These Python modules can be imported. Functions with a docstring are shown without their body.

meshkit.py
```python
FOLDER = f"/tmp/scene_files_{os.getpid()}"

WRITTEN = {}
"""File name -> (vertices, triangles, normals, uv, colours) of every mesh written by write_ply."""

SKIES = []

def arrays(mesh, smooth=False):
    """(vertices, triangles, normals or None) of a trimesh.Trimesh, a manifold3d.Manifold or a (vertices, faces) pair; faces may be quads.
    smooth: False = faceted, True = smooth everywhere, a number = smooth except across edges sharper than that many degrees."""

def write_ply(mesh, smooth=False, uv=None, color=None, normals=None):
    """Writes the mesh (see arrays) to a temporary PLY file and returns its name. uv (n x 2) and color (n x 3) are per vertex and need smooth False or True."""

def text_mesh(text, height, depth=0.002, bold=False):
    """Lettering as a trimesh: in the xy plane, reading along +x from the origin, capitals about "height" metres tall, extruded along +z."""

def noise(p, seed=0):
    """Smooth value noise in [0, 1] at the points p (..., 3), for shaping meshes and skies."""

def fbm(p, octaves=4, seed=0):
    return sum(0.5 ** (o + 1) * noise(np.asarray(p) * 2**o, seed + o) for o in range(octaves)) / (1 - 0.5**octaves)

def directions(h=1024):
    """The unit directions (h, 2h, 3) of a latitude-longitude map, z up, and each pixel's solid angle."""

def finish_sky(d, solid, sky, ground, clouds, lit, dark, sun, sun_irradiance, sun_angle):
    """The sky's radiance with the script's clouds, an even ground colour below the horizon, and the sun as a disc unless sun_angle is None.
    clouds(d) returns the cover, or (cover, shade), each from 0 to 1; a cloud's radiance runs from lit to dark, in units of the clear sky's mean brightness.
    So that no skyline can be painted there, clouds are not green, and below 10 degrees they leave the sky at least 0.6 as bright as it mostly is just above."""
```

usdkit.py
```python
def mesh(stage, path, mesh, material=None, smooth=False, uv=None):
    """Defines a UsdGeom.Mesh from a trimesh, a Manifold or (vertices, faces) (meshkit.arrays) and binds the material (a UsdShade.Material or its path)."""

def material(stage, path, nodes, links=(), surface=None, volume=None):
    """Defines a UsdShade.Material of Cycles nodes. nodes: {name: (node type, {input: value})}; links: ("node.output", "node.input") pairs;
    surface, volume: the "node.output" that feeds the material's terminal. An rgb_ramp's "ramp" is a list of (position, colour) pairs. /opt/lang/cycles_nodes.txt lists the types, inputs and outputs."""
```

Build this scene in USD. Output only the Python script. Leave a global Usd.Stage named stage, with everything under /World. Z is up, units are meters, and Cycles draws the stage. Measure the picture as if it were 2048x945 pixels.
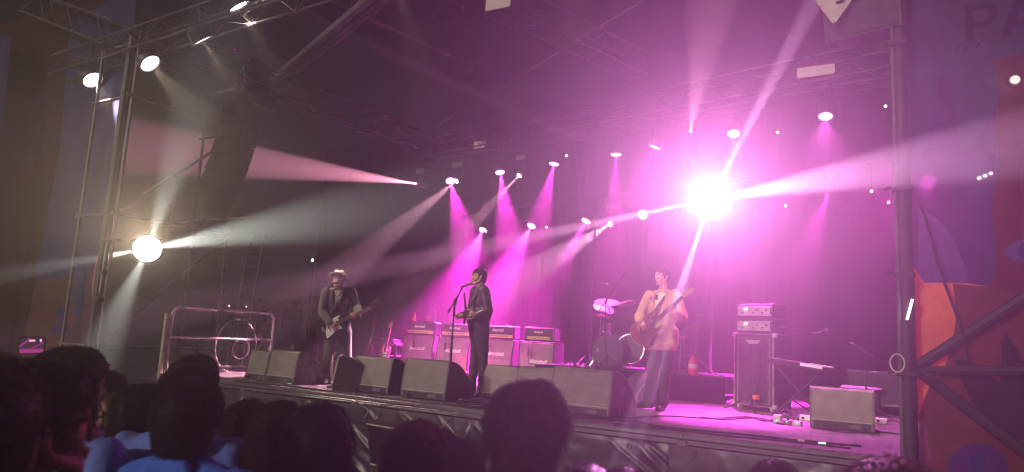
import math, random
import numpy as np, trimesh, shapely
import shapely.geometry as sg
from shapely import affinity
import manifold3d as m3
import usdkit, meshkit
from pxr import Usd, UsdGeom, UsdLux, Gf, Sdf, UsdShade, Vt

random.seed(7); rng = np.random.default_rng(7)
stage = Usd.Stage.CreateInMemory()
UsdGeom.Xform.Define(stage, '/World')

# ------------------------------------------------------------------ camera, sky, added front fill, haze
W, H, F = 2048., 945., 1400.            # the photograph's pixels and its focal length in them
DECK = 1.0                              # stage floor above the square
def cam_basis(yaw, pitch, roll):
    y, p, r = map(math.radians, (yaw, pitch, roll))
    f = np.array([-math.sin(y)*math.cos(p), math.cos(y)*math.cos(p), math.sin(p)])
    rt = np.array([math.cos(y), math.sin(y), 0]); up = np.cross(rt, f)
    return math.cos(r)*rt + math.sin(r)*up, -math.sin(r)*rt + math.cos(r)*up, f
RT, UP, FW = cam_basis(30, 8.2, 3.1)
EYE = np.array([0, -6.95, DECK + .84])
cam = UsdGeom.Camera.Define(stage, '/World/camera')
cam.CreateHorizontalApertureAttr(36.0); cam.CreateFocalLengthAttr(36.0*F/W); cam.CreateClippingRangeAttr((0.05, 500))
cam.CreateExposureAttr(1.85); cam.CreateFStopAttr(3.0); cam.CreateFocusDistanceAttr(11.0)
_m = np.eye(4); _m[0, :3] = RT; _m[1, :3] = UP; _m[2, :3] = -FW; _m[3, :3] = EYE
cam.AddTransformOp().Set(Gf.Matrix4d(*_m.ravel().tolist()))

FILL_EL, FILL_AZ = math.radians(17), math.radians(196)
usdkit.material(stage, '/World/Looks/night_sky', {
    's': ('sky_texture', {'sky_type': 'single_scattering', 'sun_disc': False, 'sun_elevation': FILL_EL, 'sun_rotation': FILL_AZ}),
    'b': ('background_shader', {'strength': .0003})}, [('s.color', 'b.color')], surface='b.background')
dome = UsdLux.DomeLight.Define(stage, '/World/sky')
UsdShade.MaterialBindingAPI.Apply(dome.GetPrim()).Bind(UsdShade.Material.Get(stage, '/World/Looks/night_sky'))
house_fill = UsdLux.DistantLight.Define(stage, '/World/house_fill')  # added front fill from behind the camera, in place of house lamps
house_fill.CreateNormalizeAttr(True); house_fill.CreateIntensityAttr(.13); house_fill.CreateAngleAttr(.5); house_fill.CreateColorAttr(Gf.Vec3f(1, .86, .74))
_d = np.array([math.sin(FILL_AZ)*math.cos(FILL_EL), math.cos(FILL_AZ)*math.cos(FILL_EL), math.sin(FILL_EL)])
def frame_z(z, p=(0, 0, 0)):
    z = np.asarray(z, float); z = z/np.linalg.norm(z)
    x = np.cross([0, 0, 1.], z); x = x/np.linalg.norm(x) if np.linalg.norm(x) > 1e-6 else np.array([1., 0, 0])
    m = np.eye(4); m[0, :3] = x; m[1, :3] = np.cross(z, x); m[2, :3] = z; m[3, :3] = p
    return m
gm = lambda m: Gf.Matrix4d(*np.asarray(m, float).ravel().tolist())
house_fill.AddTransformOp().Set(gm(frame_z(_d)))

HAZE_DENSITY = .012
LIGHT = .25                             # one dial for every stage lamp

def at(px, py, axis, value):            # the point where a pixel's ray meets the plane axis = value
    d = FW + RT*(px - W/2)/F - UP*(py - H/2)/F
    return EYE + d*(value - EYE[axis])/d[axis]
def at_dist(px, py, dist):              # the point at a horizontal distance from the camera
    d = FW + RT*(px - W/2)/F - UP*(py - H/2)/F
    return EYE + d*dist/np.hypot(d[0], d[1])

# ------------------------------------------------------------------ materials
def pbr(name, col, rough=.6, metal=0., var=.18, scale=9., bump=0., bscale=60., spec=.5, sheen=0., trans=None, coat=0.):
    c = np.array(col, float)
    lo, hi = tuple(c*(1-var)), tuple(np.minimum(c*(1+var), .95))
    nodes = {'g': ('geometry', {}), 'n': ('noise_texture', {'scale': scale, 'detail': 4.}),
             'r': ('rgb_ramp', {'ramp': [(.3, lo), (.7, hi)]}),
             'p': ('principled_bsdf', {'roughness': rough, 'metallic': metal, 'specular_ior_level': spec, 'sheen_weight': sheen, 'coat_weight': coat})}
    links = [('g.position', 'n.vector'), ('n.fac', 'r.fac'), ('r.color', 'p.base_color')]
    if bump:
        nodes['bn'] = ('noise_texture', {'scale': bscale, 'detail': 3.}); nodes['b'] = ('bump', {'strength': bump, 'distance': .01})
        links += [('g.position', 'bn.vector'), ('bn.fac', 'b.height'), ('b.normal', 'p.normal')]
    return usdkit.material(stage, '/World/Looks/'+name, nodes, links, surface='p.BSDF')
def emit(name, col, strength):
    return usdkit.material(stage, '/World/Looks/'+name, {'e': ('emission', {'color': col, 'strength': strength})}, surface='e.emission')
def scrim(name, col, open_=.35, trans=.5):     # printed mesh cloth: part holes, part cloth that lets light through
    c = np.array(col, float)
    return usdkit.material(stage, '/World/Looks/'+name, {
        'g': ('geometry', {}), 'n': ('noise_texture', {'scale': 3., 'detail': 5.}), 'r': ('rgb_ramp', {'ramp': [(.3, tuple(c*.8)), (.7, tuple(np.minimum(c*1.15, .95)))]}),
        'wv': ('noise_texture', {'scale': 1.6, 'detail': 3.}), 'bu': ('bump', {'strength': .6, 'distance': .12}), 'd': ('diffuse_bsdf', {}), 't': ('translucent_bsdf', {}), 'm': ('mix_closure', {'fac': trans}),
        'h': ('transparent_bsdf', {'color': (1, 1, 1)}), 'o': ('mix_closure', {'fac': open_})},
        [('g.position', 'n.vector'), ('g.position', 'wv.vector'), ('wv.fac', 'bu.height'), ('bu.normal', 'd.normal'), ('n.fac', 'r.fac'), ('r.color', 'd.color'), ('r.color', 't.color'), ('d.BSDF', 'm.closure1'), ('t.BSDF', 'm.closure2'), ('m.closure', 'o.closure1'), ('h.BSDF', 'o.closure2')], surface='o.closure')
def glass(name, col):
    return usdkit.material(stage, '/World/Looks/'+name, {'p': ('principled_bsdf', {'base_color': col, 'roughness': .05, 'transmission_weight': .9, 'ior': 1.3})}, surface='p.BSDF')
M = dict(
    asphalt=pbr('asphalt', (.05, .048, .046), .9, var=.3, scale=4, bump=.3),
    deck=pbr('deck_ply', (.115, .1, .1), .6, var=.4, scale=3, bump=.15, bscale=30),
    plank=pbr('plank', (.36, .31, .24), .7, var=.25, scale=6, bump=.2),
    alu=pbr('aluminium', (.14, .13, .13), .42, .8, var=.15, scale=14, bump=.06, bscale=40),
    steel=pbr('galvanised_steel', (.13, .125, .12), .6, .5, var=.25, scale=10, bump=.08),
    dark=pbr('dark_metal', (.016, .015, .017), .6, .1, var=.3),
    paint=pbr('black_paint', (.022, .022, .024), .48, var=.3, bump=.08, bscale=90),
    array_paint=pbr('array_paint', (.012, .011, .012), .7, spec=.1),
    monitor=pbr('monitor_paint', (.175, .155, .13), .58, var=.16, scale=7, bump=.2, bscale=160),
    monitor_side=pbr('monitor_side_paint', (.07, .062, .062), .5, var=.18, scale=7, bump=.15, bscale=160),
    grille=pbr('steel_grille', (.05, .048, .045), .6, .3, var=.3, bump=.5, bscale=300),
    worn=pbr('worn_edge', (.42, .38, .32), .75, var=.35, scale=30, bump=.3),
    tarp=pbr('black_tarpaulin', (.018, .016, .016), .4, var=.3, scale=5, bump=.25, bscale=14, spec=.6),
    roof=pbr('roof_membrane', (.022, .018, .019), .85, var=.2, scale=1.2, spec=.1),
    curtain=usdkit.material(stage, '/World/Looks/black_velvet', {'g': ('geometry', {}), 'n': ('noise_texture', {'scale': 3.}), 'r': ('rgb_ramp', {'ramp': [(.3, (.004, .0035, .004)), (.7, (.009, .008, .009))]}), 'd': ('diffuse_bsdf', {})}, [('g.position', 'n.vector'), ('n.fac', 'r.fac'), ('r.color', 'd.color')], surface='d.BSDF'),
    tolex=pbr('black_tolex', (.03, .028, .032), .55, var=.2, bump=.3, bscale=240),
    cloth=pbr('grille_cloth', (.21, .17, .165), .85, var=.14, scale=20, bump=.35, bscale=260),
    piping=pbr('pale_piping', (.4, .36, .33), .6),
    gold=pbr('gold_panel', (.62, .45, .2), .4, .5, var=.12),
    silver=pbr('silver_panel', (.55, .55, .56), .4, .5, var=.1),
    white=pbr('white_enamel', (.8, .78, .75), .45, var=.06),
    rail_paint=pbr('rail_paint', (.6, .55, .52), .45, var=.15),
    cream=pbr('cream_panel', (.45, .4, .31), .5, var=.12, scale=8),
    chrome=pbr('chrome', (.75, .74, .74), .18, 1., var=.1),
    brass=pbr('cymbal_bronze', (.09, .05, .03), .5, .4, var=.2, scale=20),
    shell=pbr('drum_shell', (.03, .02, .028), .35, var=.2, coat=.3),
    skinhead=pbr('drum_head', (.03, .026, .03), .5, var=.15),
    red=pbr('red_plastic', (.55, .04, .05), .4, var=.12),
    orange=pbr('orange_plastic', (.7, .17, .03), .4, var=.12),
    wood=pbr('maple', (.3, .18, .085), .4, var=.2, scale=12, coat=.3),
    rosewood=pbr('rosewood', (.09, .05, .035), .5, var=.2, scale=20),
    sunburst=pbr('sunburst', (.17, .05, .02), .25, var=.5, scale=4, coat=.8),
    lacquer=pbr('black_lacquer', (.012, .012, .013), .2, coat=.8),
    rubber=pbr('rubber', (.02, .02, .02), .7),
    cable=pbr('cable', (.018, .018, .018), .5),
    palecable=pbr('pale_cable', (.62, .55, .5), .5),
    skin=pbr('skin', (.45, .25, .17), .5, var=.1, scale=14, bump=.08, bscale=80),
    skin_tan=pbr('skin_tan', (.30, .155, .10), .5, var=.12, scale=14, bump=.1, bscale=80),
    eyewhite=pbr('eye_white', (.7, .68, .65), .3), iris=pbr('iris', (.03, .02, .015), .2), lips=pbr('lips', (.36, .14, .12), .5),
    hair_dark=pbr('hair_dark', (.012, .008, .007), .5, var=.4, scale=60, spec=.12),
    hair_brown=pbr('hair_brown', (.022, .012, .009), .5, var=.4, scale=60, spec=.12),
    hair_red=pbr('hair_red', (.06, .016, .010), .5, var=.4, scale=60, spec=.12),
    hair_grey=pbr('hair_grey', (.05, .036, .028), .5, var=.4, scale=60, spec=.12),
    felt=pbr('hat_felt', (.36, .31, .25), .9, var=.1, scale=20, sheen=.3),
    ribbon=pbr('ribbon', (.05, .04, .04), .6),
    wool=pbr('dark_wool', (.05, .048, .046), .85, var=.15, scale=30, sheen=.3, bump=.1, bscale=200),
    shirt_white=pbr('white_cotton', (.72, .68, .62), .8, var=.07, scale=25),
    leather=pbr('black_leather', (.025, .022, .022), .33, var=.3, scale=12, bump=.35, bscale=30),
    denim=pbr('black_denim', (.035, .033, .036), .8, var=.25, scale=10, bump=.15, bscale=150),
    tee=pbr('dark_tee', (.06, .055, .055), .85, var=.2),
    beige=pbr('beige_twill', (.46, .28, .15), .8, var=.12, scale=10, bump=.12, bscale=120),
    tee_yellow=pbr('yellow_print_tee', (.68, .62, .4), .8, var=.15, scale=16),
    blue=pbr('blue_polo', (.04, .13, .6), .8, var=.12, scale=16, bump=.1, bscale=200),
    paleblue=pbr('pale_blue_shirt', (.11, .17, .52), .8, var=.12, scale=16),
    black_cotton=pbr('black_cotton', (.02, .019, .021), .85, var=.25),
    jeans=pbr('blue_jeans', (.05, .07, .14), .85, var=.25),
    shoe=pbr('black_shoe', (.02, .018, .018), .35, var=.2), shoe_pale=pbr('pale_shoe', (.5, .42, .38), .5), sole=pbr('shoe_sole', (.3, .27, .25), .7),
    screen_glass=pbr('dark_screen', (.01, .01, .012), .15),
    clear=glass('clear_plastic', (.9, .9, .92)), redglass=glass('red_drink', (.8, .05, .08)),
    lampglow=emit('lamp_white', (1, .95, .85), 2.2), hot=emit('lamp_hot', (1, .93, .97), 3.5), warm=emit('lamp_warm', (1, .86, .6), 10),
    led=emit('led_magenta_white', (1, .42, .93), 2.25), led_dim=emit('led_magenta', (1, .12, .75), 0.65), lens_mag=emit('lens_magenta', (.95, .06, .7), 0.35), tiny=emit('indicator_white', (1, .9, .95), 1.75),
    vu=emit('meter_yellow', (1, .85, .25), 0.55), green=emit('indicator_green', (.3, 1, .45), 0.75), bluespot=emit('indicator_blue', (.35, .5, 1), 0.75), stick=emit('tube_white', (1, .82, .95), 2),
    redled=emit('indicator_red', (1, .1, .08), 0.75), phone_pink=emit('phone_picture', (.55, .06, .35), 0.175), phone_dark=emit('phone_picture_dark', (.12, .05, .09), 0.125), phone_light=emit('phone_picture_light', (1, .45, .7), 0.4),
    b_blue=scrim('print_blue', (.08, .085, .2)), b_red=scrim('print_red', (.17, .045, .035)), b_orange_lit=scrim('print_orange_lit', (.92, .36, .10)), b_violet=scrim('print_violet', (.09, .05, .19)),
    b_dark=scrim('print_dark', (.03, .04, .05)), b_lilac=scrim('print_lilac', (.15, .11, .29)), b_navy=scrim('print_navy', (.04, .06, .22)), b_letter=scrim('print_letter', (.05, .03, .1)), b_umber=scrim('print_umber', (.075, .032, .028)), b_brown_unlit=scrim('print_brown_unlit', (.2, .075, .04)), b_peach=scrim('print_peach', (.17, .085, .065)), b_pink=scrim('scrim_pink', (.6, .25, .3)),
)

# ------------------------------------------------------------------ objects: names, labels, parts
used = {}
def numbered(path):
    n = used.get(path, 0); used[path] = n + 1
    return path if n == 0 else f'{path}_{n:03d}'
def tag(prim, **kw):
    for k, v in kw.items():
        if v: prim.SetCustomDataByKey('category' if k == 'cat' else k, v)
    return prim
class T:                                # a thing: an Xform at its base; add() defines its parts
    def __init__(s, name, label, cat, loc=(0, 0, 0), group=None, kind=None, rot=0.):
        s.path = numbered('/World/'+name); s.loc = np.array(loc, float); s.rot = rot
        x = UsdGeom.Xform.Define(stage, s.path); x.AddTranslateOp().Set(Gf.Vec3d(*map(float, loc)))
        if rot: x.AddRotateZOp().Set(math.degrees(rot))
        s.prim = x.GetPrim(); tag(s.prim, label=label, cat=cat, group=group, kind=kind)
    def add(s, name, mesh, mat, smooth=35, under=None, world=False, label=None, kind=None):
        if world:
            mesh = mesh.copy(); mesh.apply_translation(-s.loc)
        p = numbered((under or s.path)+'/'+name)
        pr = usdkit.mesh(stage, p, mesh, M[mat] if isinstance(mat, str) else mat, smooth)
        tag(pr.GetPrim(), label=label, kind=kind)
        return p
def solo(name, mesh, mat, label=None, cat=None, group=None, kind=None, smooth=35):   # a thing of a single piece, its origin at its own base
    b = mesh.bounds; o = np.array([*(b[:, :2].mean(0)), b[0, 2]]); mesh = mesh.copy(); mesh.apply_translation(-o)
    p = numbered('/World/'+name); pr = usdkit.mesh(stage, p, mesh, M[mat], smooth)
    pr.AddTranslateOp().Set(Gf.Vec3d(*o.tolist())); tag(pr.GetPrim(), label=label, cat=cat, group=group, kind=kind)
    return p

# ------------------------------------------------------------------ shapes
V = lambda *a: np.array(a, float)
unit = lambda v: np.asarray(v, float)/max(np.linalg.norm(v), 1e-12)
cat = lambda ms: trimesh.util.concatenate(list(ms))
def box(x0, x1, y0, y1, z0, z1, bev=0.):
    if not bev:
        return trimesh.creation.box(bounds=[(x0, y0, z0), (x1, y1, z1)])
    b = min(bev, (x1-x0)/2.01, (y1-y0)/2.01, (z1-z0)/2.01); pts = []
    for sx in (0, 1):
        for sy in (0, 1):
            for sz in (0, 1):
                c = V(x1 if sx else x0, y1 if sy else y0, z1 if sz else z0); s = V(-1 if sx else 1, -1 if sy else 1, -1 if sz else 1)
                for k in range(3):
                    q = c + s*b; q[k] = c[k]; pts.append(q)
    return tm(m3.Manifold.hull_points(np.array(pts, np.float32)))
def tm(man):
    m = man.to_mesh(); return trimesh.Trimesh(np.array(m.vert_properties[:, :3]), np.array(m.tri_verts), process=False)
def tube(pts, r, n=6, closed=False, cap=True):
    p = np.array(pts, float); N = len(p)
    t = (np.roll(p, -1, 0)-np.roll(p, 1, 0)) if closed else np.gradient(p, axis=0)
    t /= np.linalg.norm(t, axis=1, keepdims=True)+1e-12
    a = np.zeros_like(p); ref = V(0, 0, 1) if abs(t[0, 2]) < .9 else V(1, 0, 0); a[0] = unit(np.cross(t[0], ref))
    for i in range(1, N):
        a[i] = unit(a[i-1]-t[i]*np.dot(a[i-1], t[i]))
    b = np.cross(t, a); ang = np.arange(n)*2*np.pi/n; r = np.broadcast_to(r, (N,))
    v = p[:, None]+r[:, None, None]*(np.cos(ang)[None, :, None]*a[:, None]+np.sin(ang)[None, :, None]*b[:, None])
    f = []
    for i in range(N if closed else N-1):
        for j in range(n):
            q = [i*n+j, i*n+(j+1) % n, ((i+1) % N)*n+(j+1) % n, ((i+1) % N)*n+j]; f += [[q[0], q[1], q[2]], [q[0], q[2], q[3]]]
    v = v.reshape(-1, 3)
    if cap and not closed:
        v = np.vstack([v, p[:1], p[-1:]]); k = N*n
        for j in range(n):
            f += [[k, (j+1) % n, j], [k+1, (N-1)*n+j, (N-1)*n+(j+1) % n]]
    return trimesh.Trimesh(v, f, process=False)
rod = lambda a, b, r, n=8: tube([a, (np.asarray(a, float)+np.asarray(b, float))/2, b], r, n)
def bez(*p, n=24):
    p = [np.asarray(q, float) for q in p]; t = np.linspace(0, 1, n)[:, None]
    while len(p) > 1: p = [a*(1-t)+b*t for a, b in zip(p, p[1:])]
    return p[0]
def spline(pts, n=10):                  # Catmull-Rom through the points
    p = np.array(pts, float); p = np.vstack([2*p[0]-p[1], p, 2*p[-1]-p[-2]]); out = []
    for i in range(1, len(p)-2):
        for t in np.linspace(0, 1, n, endpoint=False):
            out.append(.5*(2*p[i]+(p[i+1]-p[i-1])*t+(2*p[i-1]-5*p[i]+4*p[i+1]-p[i+2])*t*t+(3*p[i]-p[i-1]-3*p[i+1]+p[i+2])*t**3))
    return np.array(out+[p[-2]])
def lathe(prof, n=24, axis=(0, 0, 1), at_=(0, 0, 0)):
    m = trimesh.creation.revolve(np.array(prof, float), sections=n)
    z = unit(axis); x = unit(np.cross([0, 1., 0], z)) if abs(z[1]) < .95 else V(1, 0, 0); R = np.eye(4); R[:3, 0] = x; R[:3, 1] = np.cross(z, x); R[:3, 2] = z; R[:3, 3] = at_
    m.apply_transform(R); return m
def extrude(poly, d, o, ux, uy):        # a 2D outline in the plane (ux, uy) at o, thickness d along ux x uy
    ms = []
    for g in getattr(poly, 'geoms', [poly]):
        m = trimesh.creation.extrude_polygon(g, d, engine='earcut'); ms.append(m)
    m = cat(ms); R = np.eye(4); R[:3, 0] = ux; R[:3, 1] = uy; R[:3, 2] = np.cross(ux, uy); R[:3, 3] = o
    m.apply_transform(R); return m
_ico = trimesh.creation.icosphere(2).vertices.astype(np.float32)
def hull(sp):                           # hull of spheres [(point, radius), ...]
    return m3.Manifold.hull_points(np.vstack([_ico*float(r)+np.asarray(p, np.float32) for p, r in sp]))
def blob(hulls, res=.02, it=8, wr=0., wf=9., seed=0, minus=()):
    u = m3.Manifold.batch_boolean(hulls, m3.OpType.Add)
    for c in minus: u = u - c
    m = tm(u.refine_to_length(res)); m.merge_vertices()
    if it: trimesh.smoothing.filter_taubin(m, iterations=it)
    if wr:
        v = np.array(m.vertices); n = meshkit.fbm(v*np.array([wf, wf, wf*.55]), 3, seed)-.5
        m.vertices = v + m.vertex_normals*(n*wr*2)[:, None]
    return m
ell = lambda c, rx, ry, n=40: affinity.translate(affinity.scale(sg.Point(0, 0).buffer(1, n), rx, ry), c[0], c[1])
def rrect(w, h, r): return sg.box(-w/2+r, -h/2+r, w/2-r, h/2-r).buffer(r, 6)
def lettering(text, h, o, ux, uy, depth=.003, bold=True, shear=0., center=True):
    m = meshkit.text_mesh(text, h, depth, bold)
    v = np.array(m.vertices)
    if center: v[:, 0] -= v[:, 0].mean(); v[:, 1] -= h/2
    v[:, 0] += shear*v[:, 1]
    m.vertices = np.asarray(o)+v[:, :1]*np.asarray(ux)+v[:, 1:2]*np.asarray(uy)+v[:, 2:]*np.cross(ux, uy)
    return m

# ------------------------------------------------------------------ lamps
def spotlight(thing, pos, target, col, power, angle, soft=.25, rad=.02):
    l = UsdLux.SphereLight.Define(stage, numbered(thing.path+'/light')); l.CreateRadiusAttr(rad); l.CreateColorAttr(Gf.Vec3f(*map(float, col)))
    l.CreateIntensityAttr(float(power*LIGHT)); l.CreateNormalizeAttr(True)
    s = UsdLux.ShapingAPI.Apply(l.GetPrim()); s.CreateShapingConeAngleAttr(float(angle)); s.CreateShapingConeSoftnessAttr(float(soft))
    l.AddTransformOp().Set(gm(frame_z(np.asarray(pos)-np.asarray(target), np.asarray(pos)-thing.loc)))
def par_can(label, pos, aim, hang, lit='led', size=.11, group=None, light=None, cells=True, name='stage_lamp'):
    """A short round LED lamp: housing, lens, a ring of diodes, yoke and clamp; pos is the lens centre, hang the height of the pipe above it."""
    t = T(name, label, 'stage lamp', pos, group)
    d = unit(np.asarray(aim)-pos); back = -d
    h = t.add('housing', lathe([(0, .0), (size*.62, .0), (size*.95, .05), (size*1.02, .2), (size*1.06, .225), (size*.98, .228), (size*.96, .205), (0, .2)], 20, d, d*-.21), 'paint')
    t.add('lens', lathe([(0, 0), (size*.93, 0), (size*.93, .004), (0, .004)], 20, d, d*-.008), {'led': 'lens_mag', 'dim': 'lens_mag', 'white': 'lampglow', 'hot': 'hot', 'off': 'screen_glass'}[lit], under=h)
    if cells and lit in ('led', 'dim'):
        fm = frame_z(d)
        for k in range(13):
            a = k*2*math.pi/(9 if k < 9 else 4); r = size*(.7 if k < 9 else .28)
            o = fm[0, :3]*math.cos(a)*r+fm[1, :3]*math.sin(a)*r
            t.add('diode', lathe([(0, 0), (size*.2, 0), (size*.15, .012), (0, .016)], 8, d, o-d*.003), 'led' if lit == 'led' else 'led_dim', under=h)
    s = unit(np.cross(d, [0, 0, 1.])) if abs(d[2]) < .98 else V(1, 0, 0)
    c = back*.11
    top = V(0, 0, min(hang, .2))
    t.add('yoke', tube([c+s*size*1.1, c+s*size*1.12+top*.5, c+s*size*.9+top, c-s*size*.9+top, c-s*size*1.12+top*.5, c-s*size*1.1], .012, 6), 'dark')
    t.add('clamp', cat([rod(c+top, c+V(0, 0, hang), .014), box(c[0]-.03, c[0]+.03, c[1]-.03, c[1]+.03, c[2]+hang-.05, c[2]+hang+.03)]), 'dark')
    if light: spotlight(t, np.asarray(pos)+d*.03, np.asarray(pos)+d, *light)
    return t
def moving_head(label, pos, aim, hang, glow='hot', light=None, group=None, added_beams=(), size=.09, lens_r=None):
    t = T('moving_head', label, 'stage lamp', pos, group); d = unit(np.asarray(aim)-pos)
    h = t.add('head', lathe([(0, -.3), (size*.9, -.29), (size*1.25, -.2), (size*1.3, -.08), (size*1.12, 0), (size*1.02, 0), (size*.98, -.012), (0, -.012)], 20, d), 'paint')
    t.add('lens', lathe([(0, 0), (lens_r or size*.95, 0), ((lens_r or size*.95)*.7, .015), (0, .02)], 20, d, d*-.01), glow, under=h)
    s = unit(np.cross(d, [0, 0, 1.])) if abs(d[2]) < .98 else V(1, 0, 0); c = -d*.14; sg_ = 1 if hang > 0 else -1; k = V(0, 0, .26*sg_)
    for e in (-1, 1):
        t.add('yoke_arm', rod(c+s*e*size*1.45, c+s*e*size*1.4+k, .028, 8), 'paint')
    b0 = c+k; z0, z1 = sorted([b0[2], b0[2]+.13*sg_])
    t.add('base', box(b0[0]-.15, b0[0]+.15, b0[1]-.11, b0[1]+.11, z0, z1, .02), 'paint')
    if abs(hang) > .42: t.add('clamp', rod(b0+V(0, 0, .1*sg_), c+V(0, 0, hang), .02), 'dark')
    if light: spotlight(t, np.asarray(pos)+d*.03, np.asarray(pos)+d, *light)
    for tgt, spec in added_beams: spotlight(t, np.asarray(pos)+d*.1+unit(np.asarray(tgt)-pos)*.06, tgt, *spec)
    return t
def truss(name, label, p0, p1, size=.3, step=.45, group=None, mat='alu', r=.024):
    p0, p1 = V(*p0), V(*p1); L = np.linalg.norm(p1-p0); ax = (p1-p0)/L; s = unit(np.cross(ax, [0, 0, 1.])); u = np.cross(s, ax); h = size/2
    t = T(name, label, 'truss', p0, group)
    cs = [s*h+u*h, s*h-u*h, -s*h-u*h, -s*h+u*h]
    for c in cs: t.add('chord', rod(c, c+ax*L, r, 8), mat)
    n = max(2, int(L/step))
    for k in range(4):
        a, b = cs[k], cs[(k+1) % 4]
        for i in range(n):
            q0, q1 = ax*(L*i/n), ax*(L*(i+1)/n)
            A, B = (a+q0, b+q1) if (i+k) % 2 else (b+q0, a+q1)
            t.add('brace', tube([A, (A+B)/2, B], r*.48, 5), mat)
    return t
def pole(t, a, b, r=.026, mat='steel', name='upright', n=8): return t.add(name, rod(V(*a), V(*b), r, n), mat, world=True)
def clamp(t, p, mat='dark'):
    p = V(*p); return t.add('coupler', cat([box(p[0]-.045, p[0]+.045, p[1]-.045, p[1]+.045, p[2]-.035, p[2]+.035, .012), rod(p+V(.03, -.05, 0), p+V(.09, -.06, .01), .011)]), mat, world=True)

# ------------------------------------------------------------------ people
def head_hulls(c, R, s=1.):             # R columns: right, forward, up; c the middle of the head
    P = lambda x, y, z: c + R @ (V(x, y, z)*s)
    S = lambda *a: [(P(*p[:3]), p[3]*s) for p in a]
    hs = [S((0, -.025, .03, .086), (0, .018, .038, .076)), S((0, 0, .02, .074), (.034, .045, -.02, .028), (-.034, .045, -.02, .028), (0, .056, .02, .032)),
          S((.046, -.005, -.045, .022), (-.046, -.005, -.045, .022), (.014, .066, -.088, .017), (-.014, .066, -.088, .017), (0, .058, -.05, .026)),
          S((.036, .034, -.03, .024), (.03, .06, -.035, .014), (0, .07, -.05, .018)), S((-.036, .034, -.03, .024), (-.03, .06, -.035, .014), (0, .07, -.05, .018)),
          S((0, .088, .012, .008), (0, .108, -.022, .0095), (.012, .09, -.03, .008), (-.012, .09, -.03, .008)),
          S((.042, .07, .03, .009), (.012, .085, .026, .009)), S((-.042, .07, .03, .009), (-.012, .085, .026, .009)),
          S((.016, .083, -.056, .007), (-.016, .083, -.056, .007), (0, .09, -.055, .008)), S((.013, .08, -.067, .007), (-.013, .08, -.067, .007), (0, .086, -.067, .008))]
    for e in (-1, 1):
        hs.append(S((e*.079, -.012, .016, .011), (e*.088, -.022, .012, .009), (e*.084, -.018, -.012, .009), (e*.077, -.006, -.03, .008)))
    return hs
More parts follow.
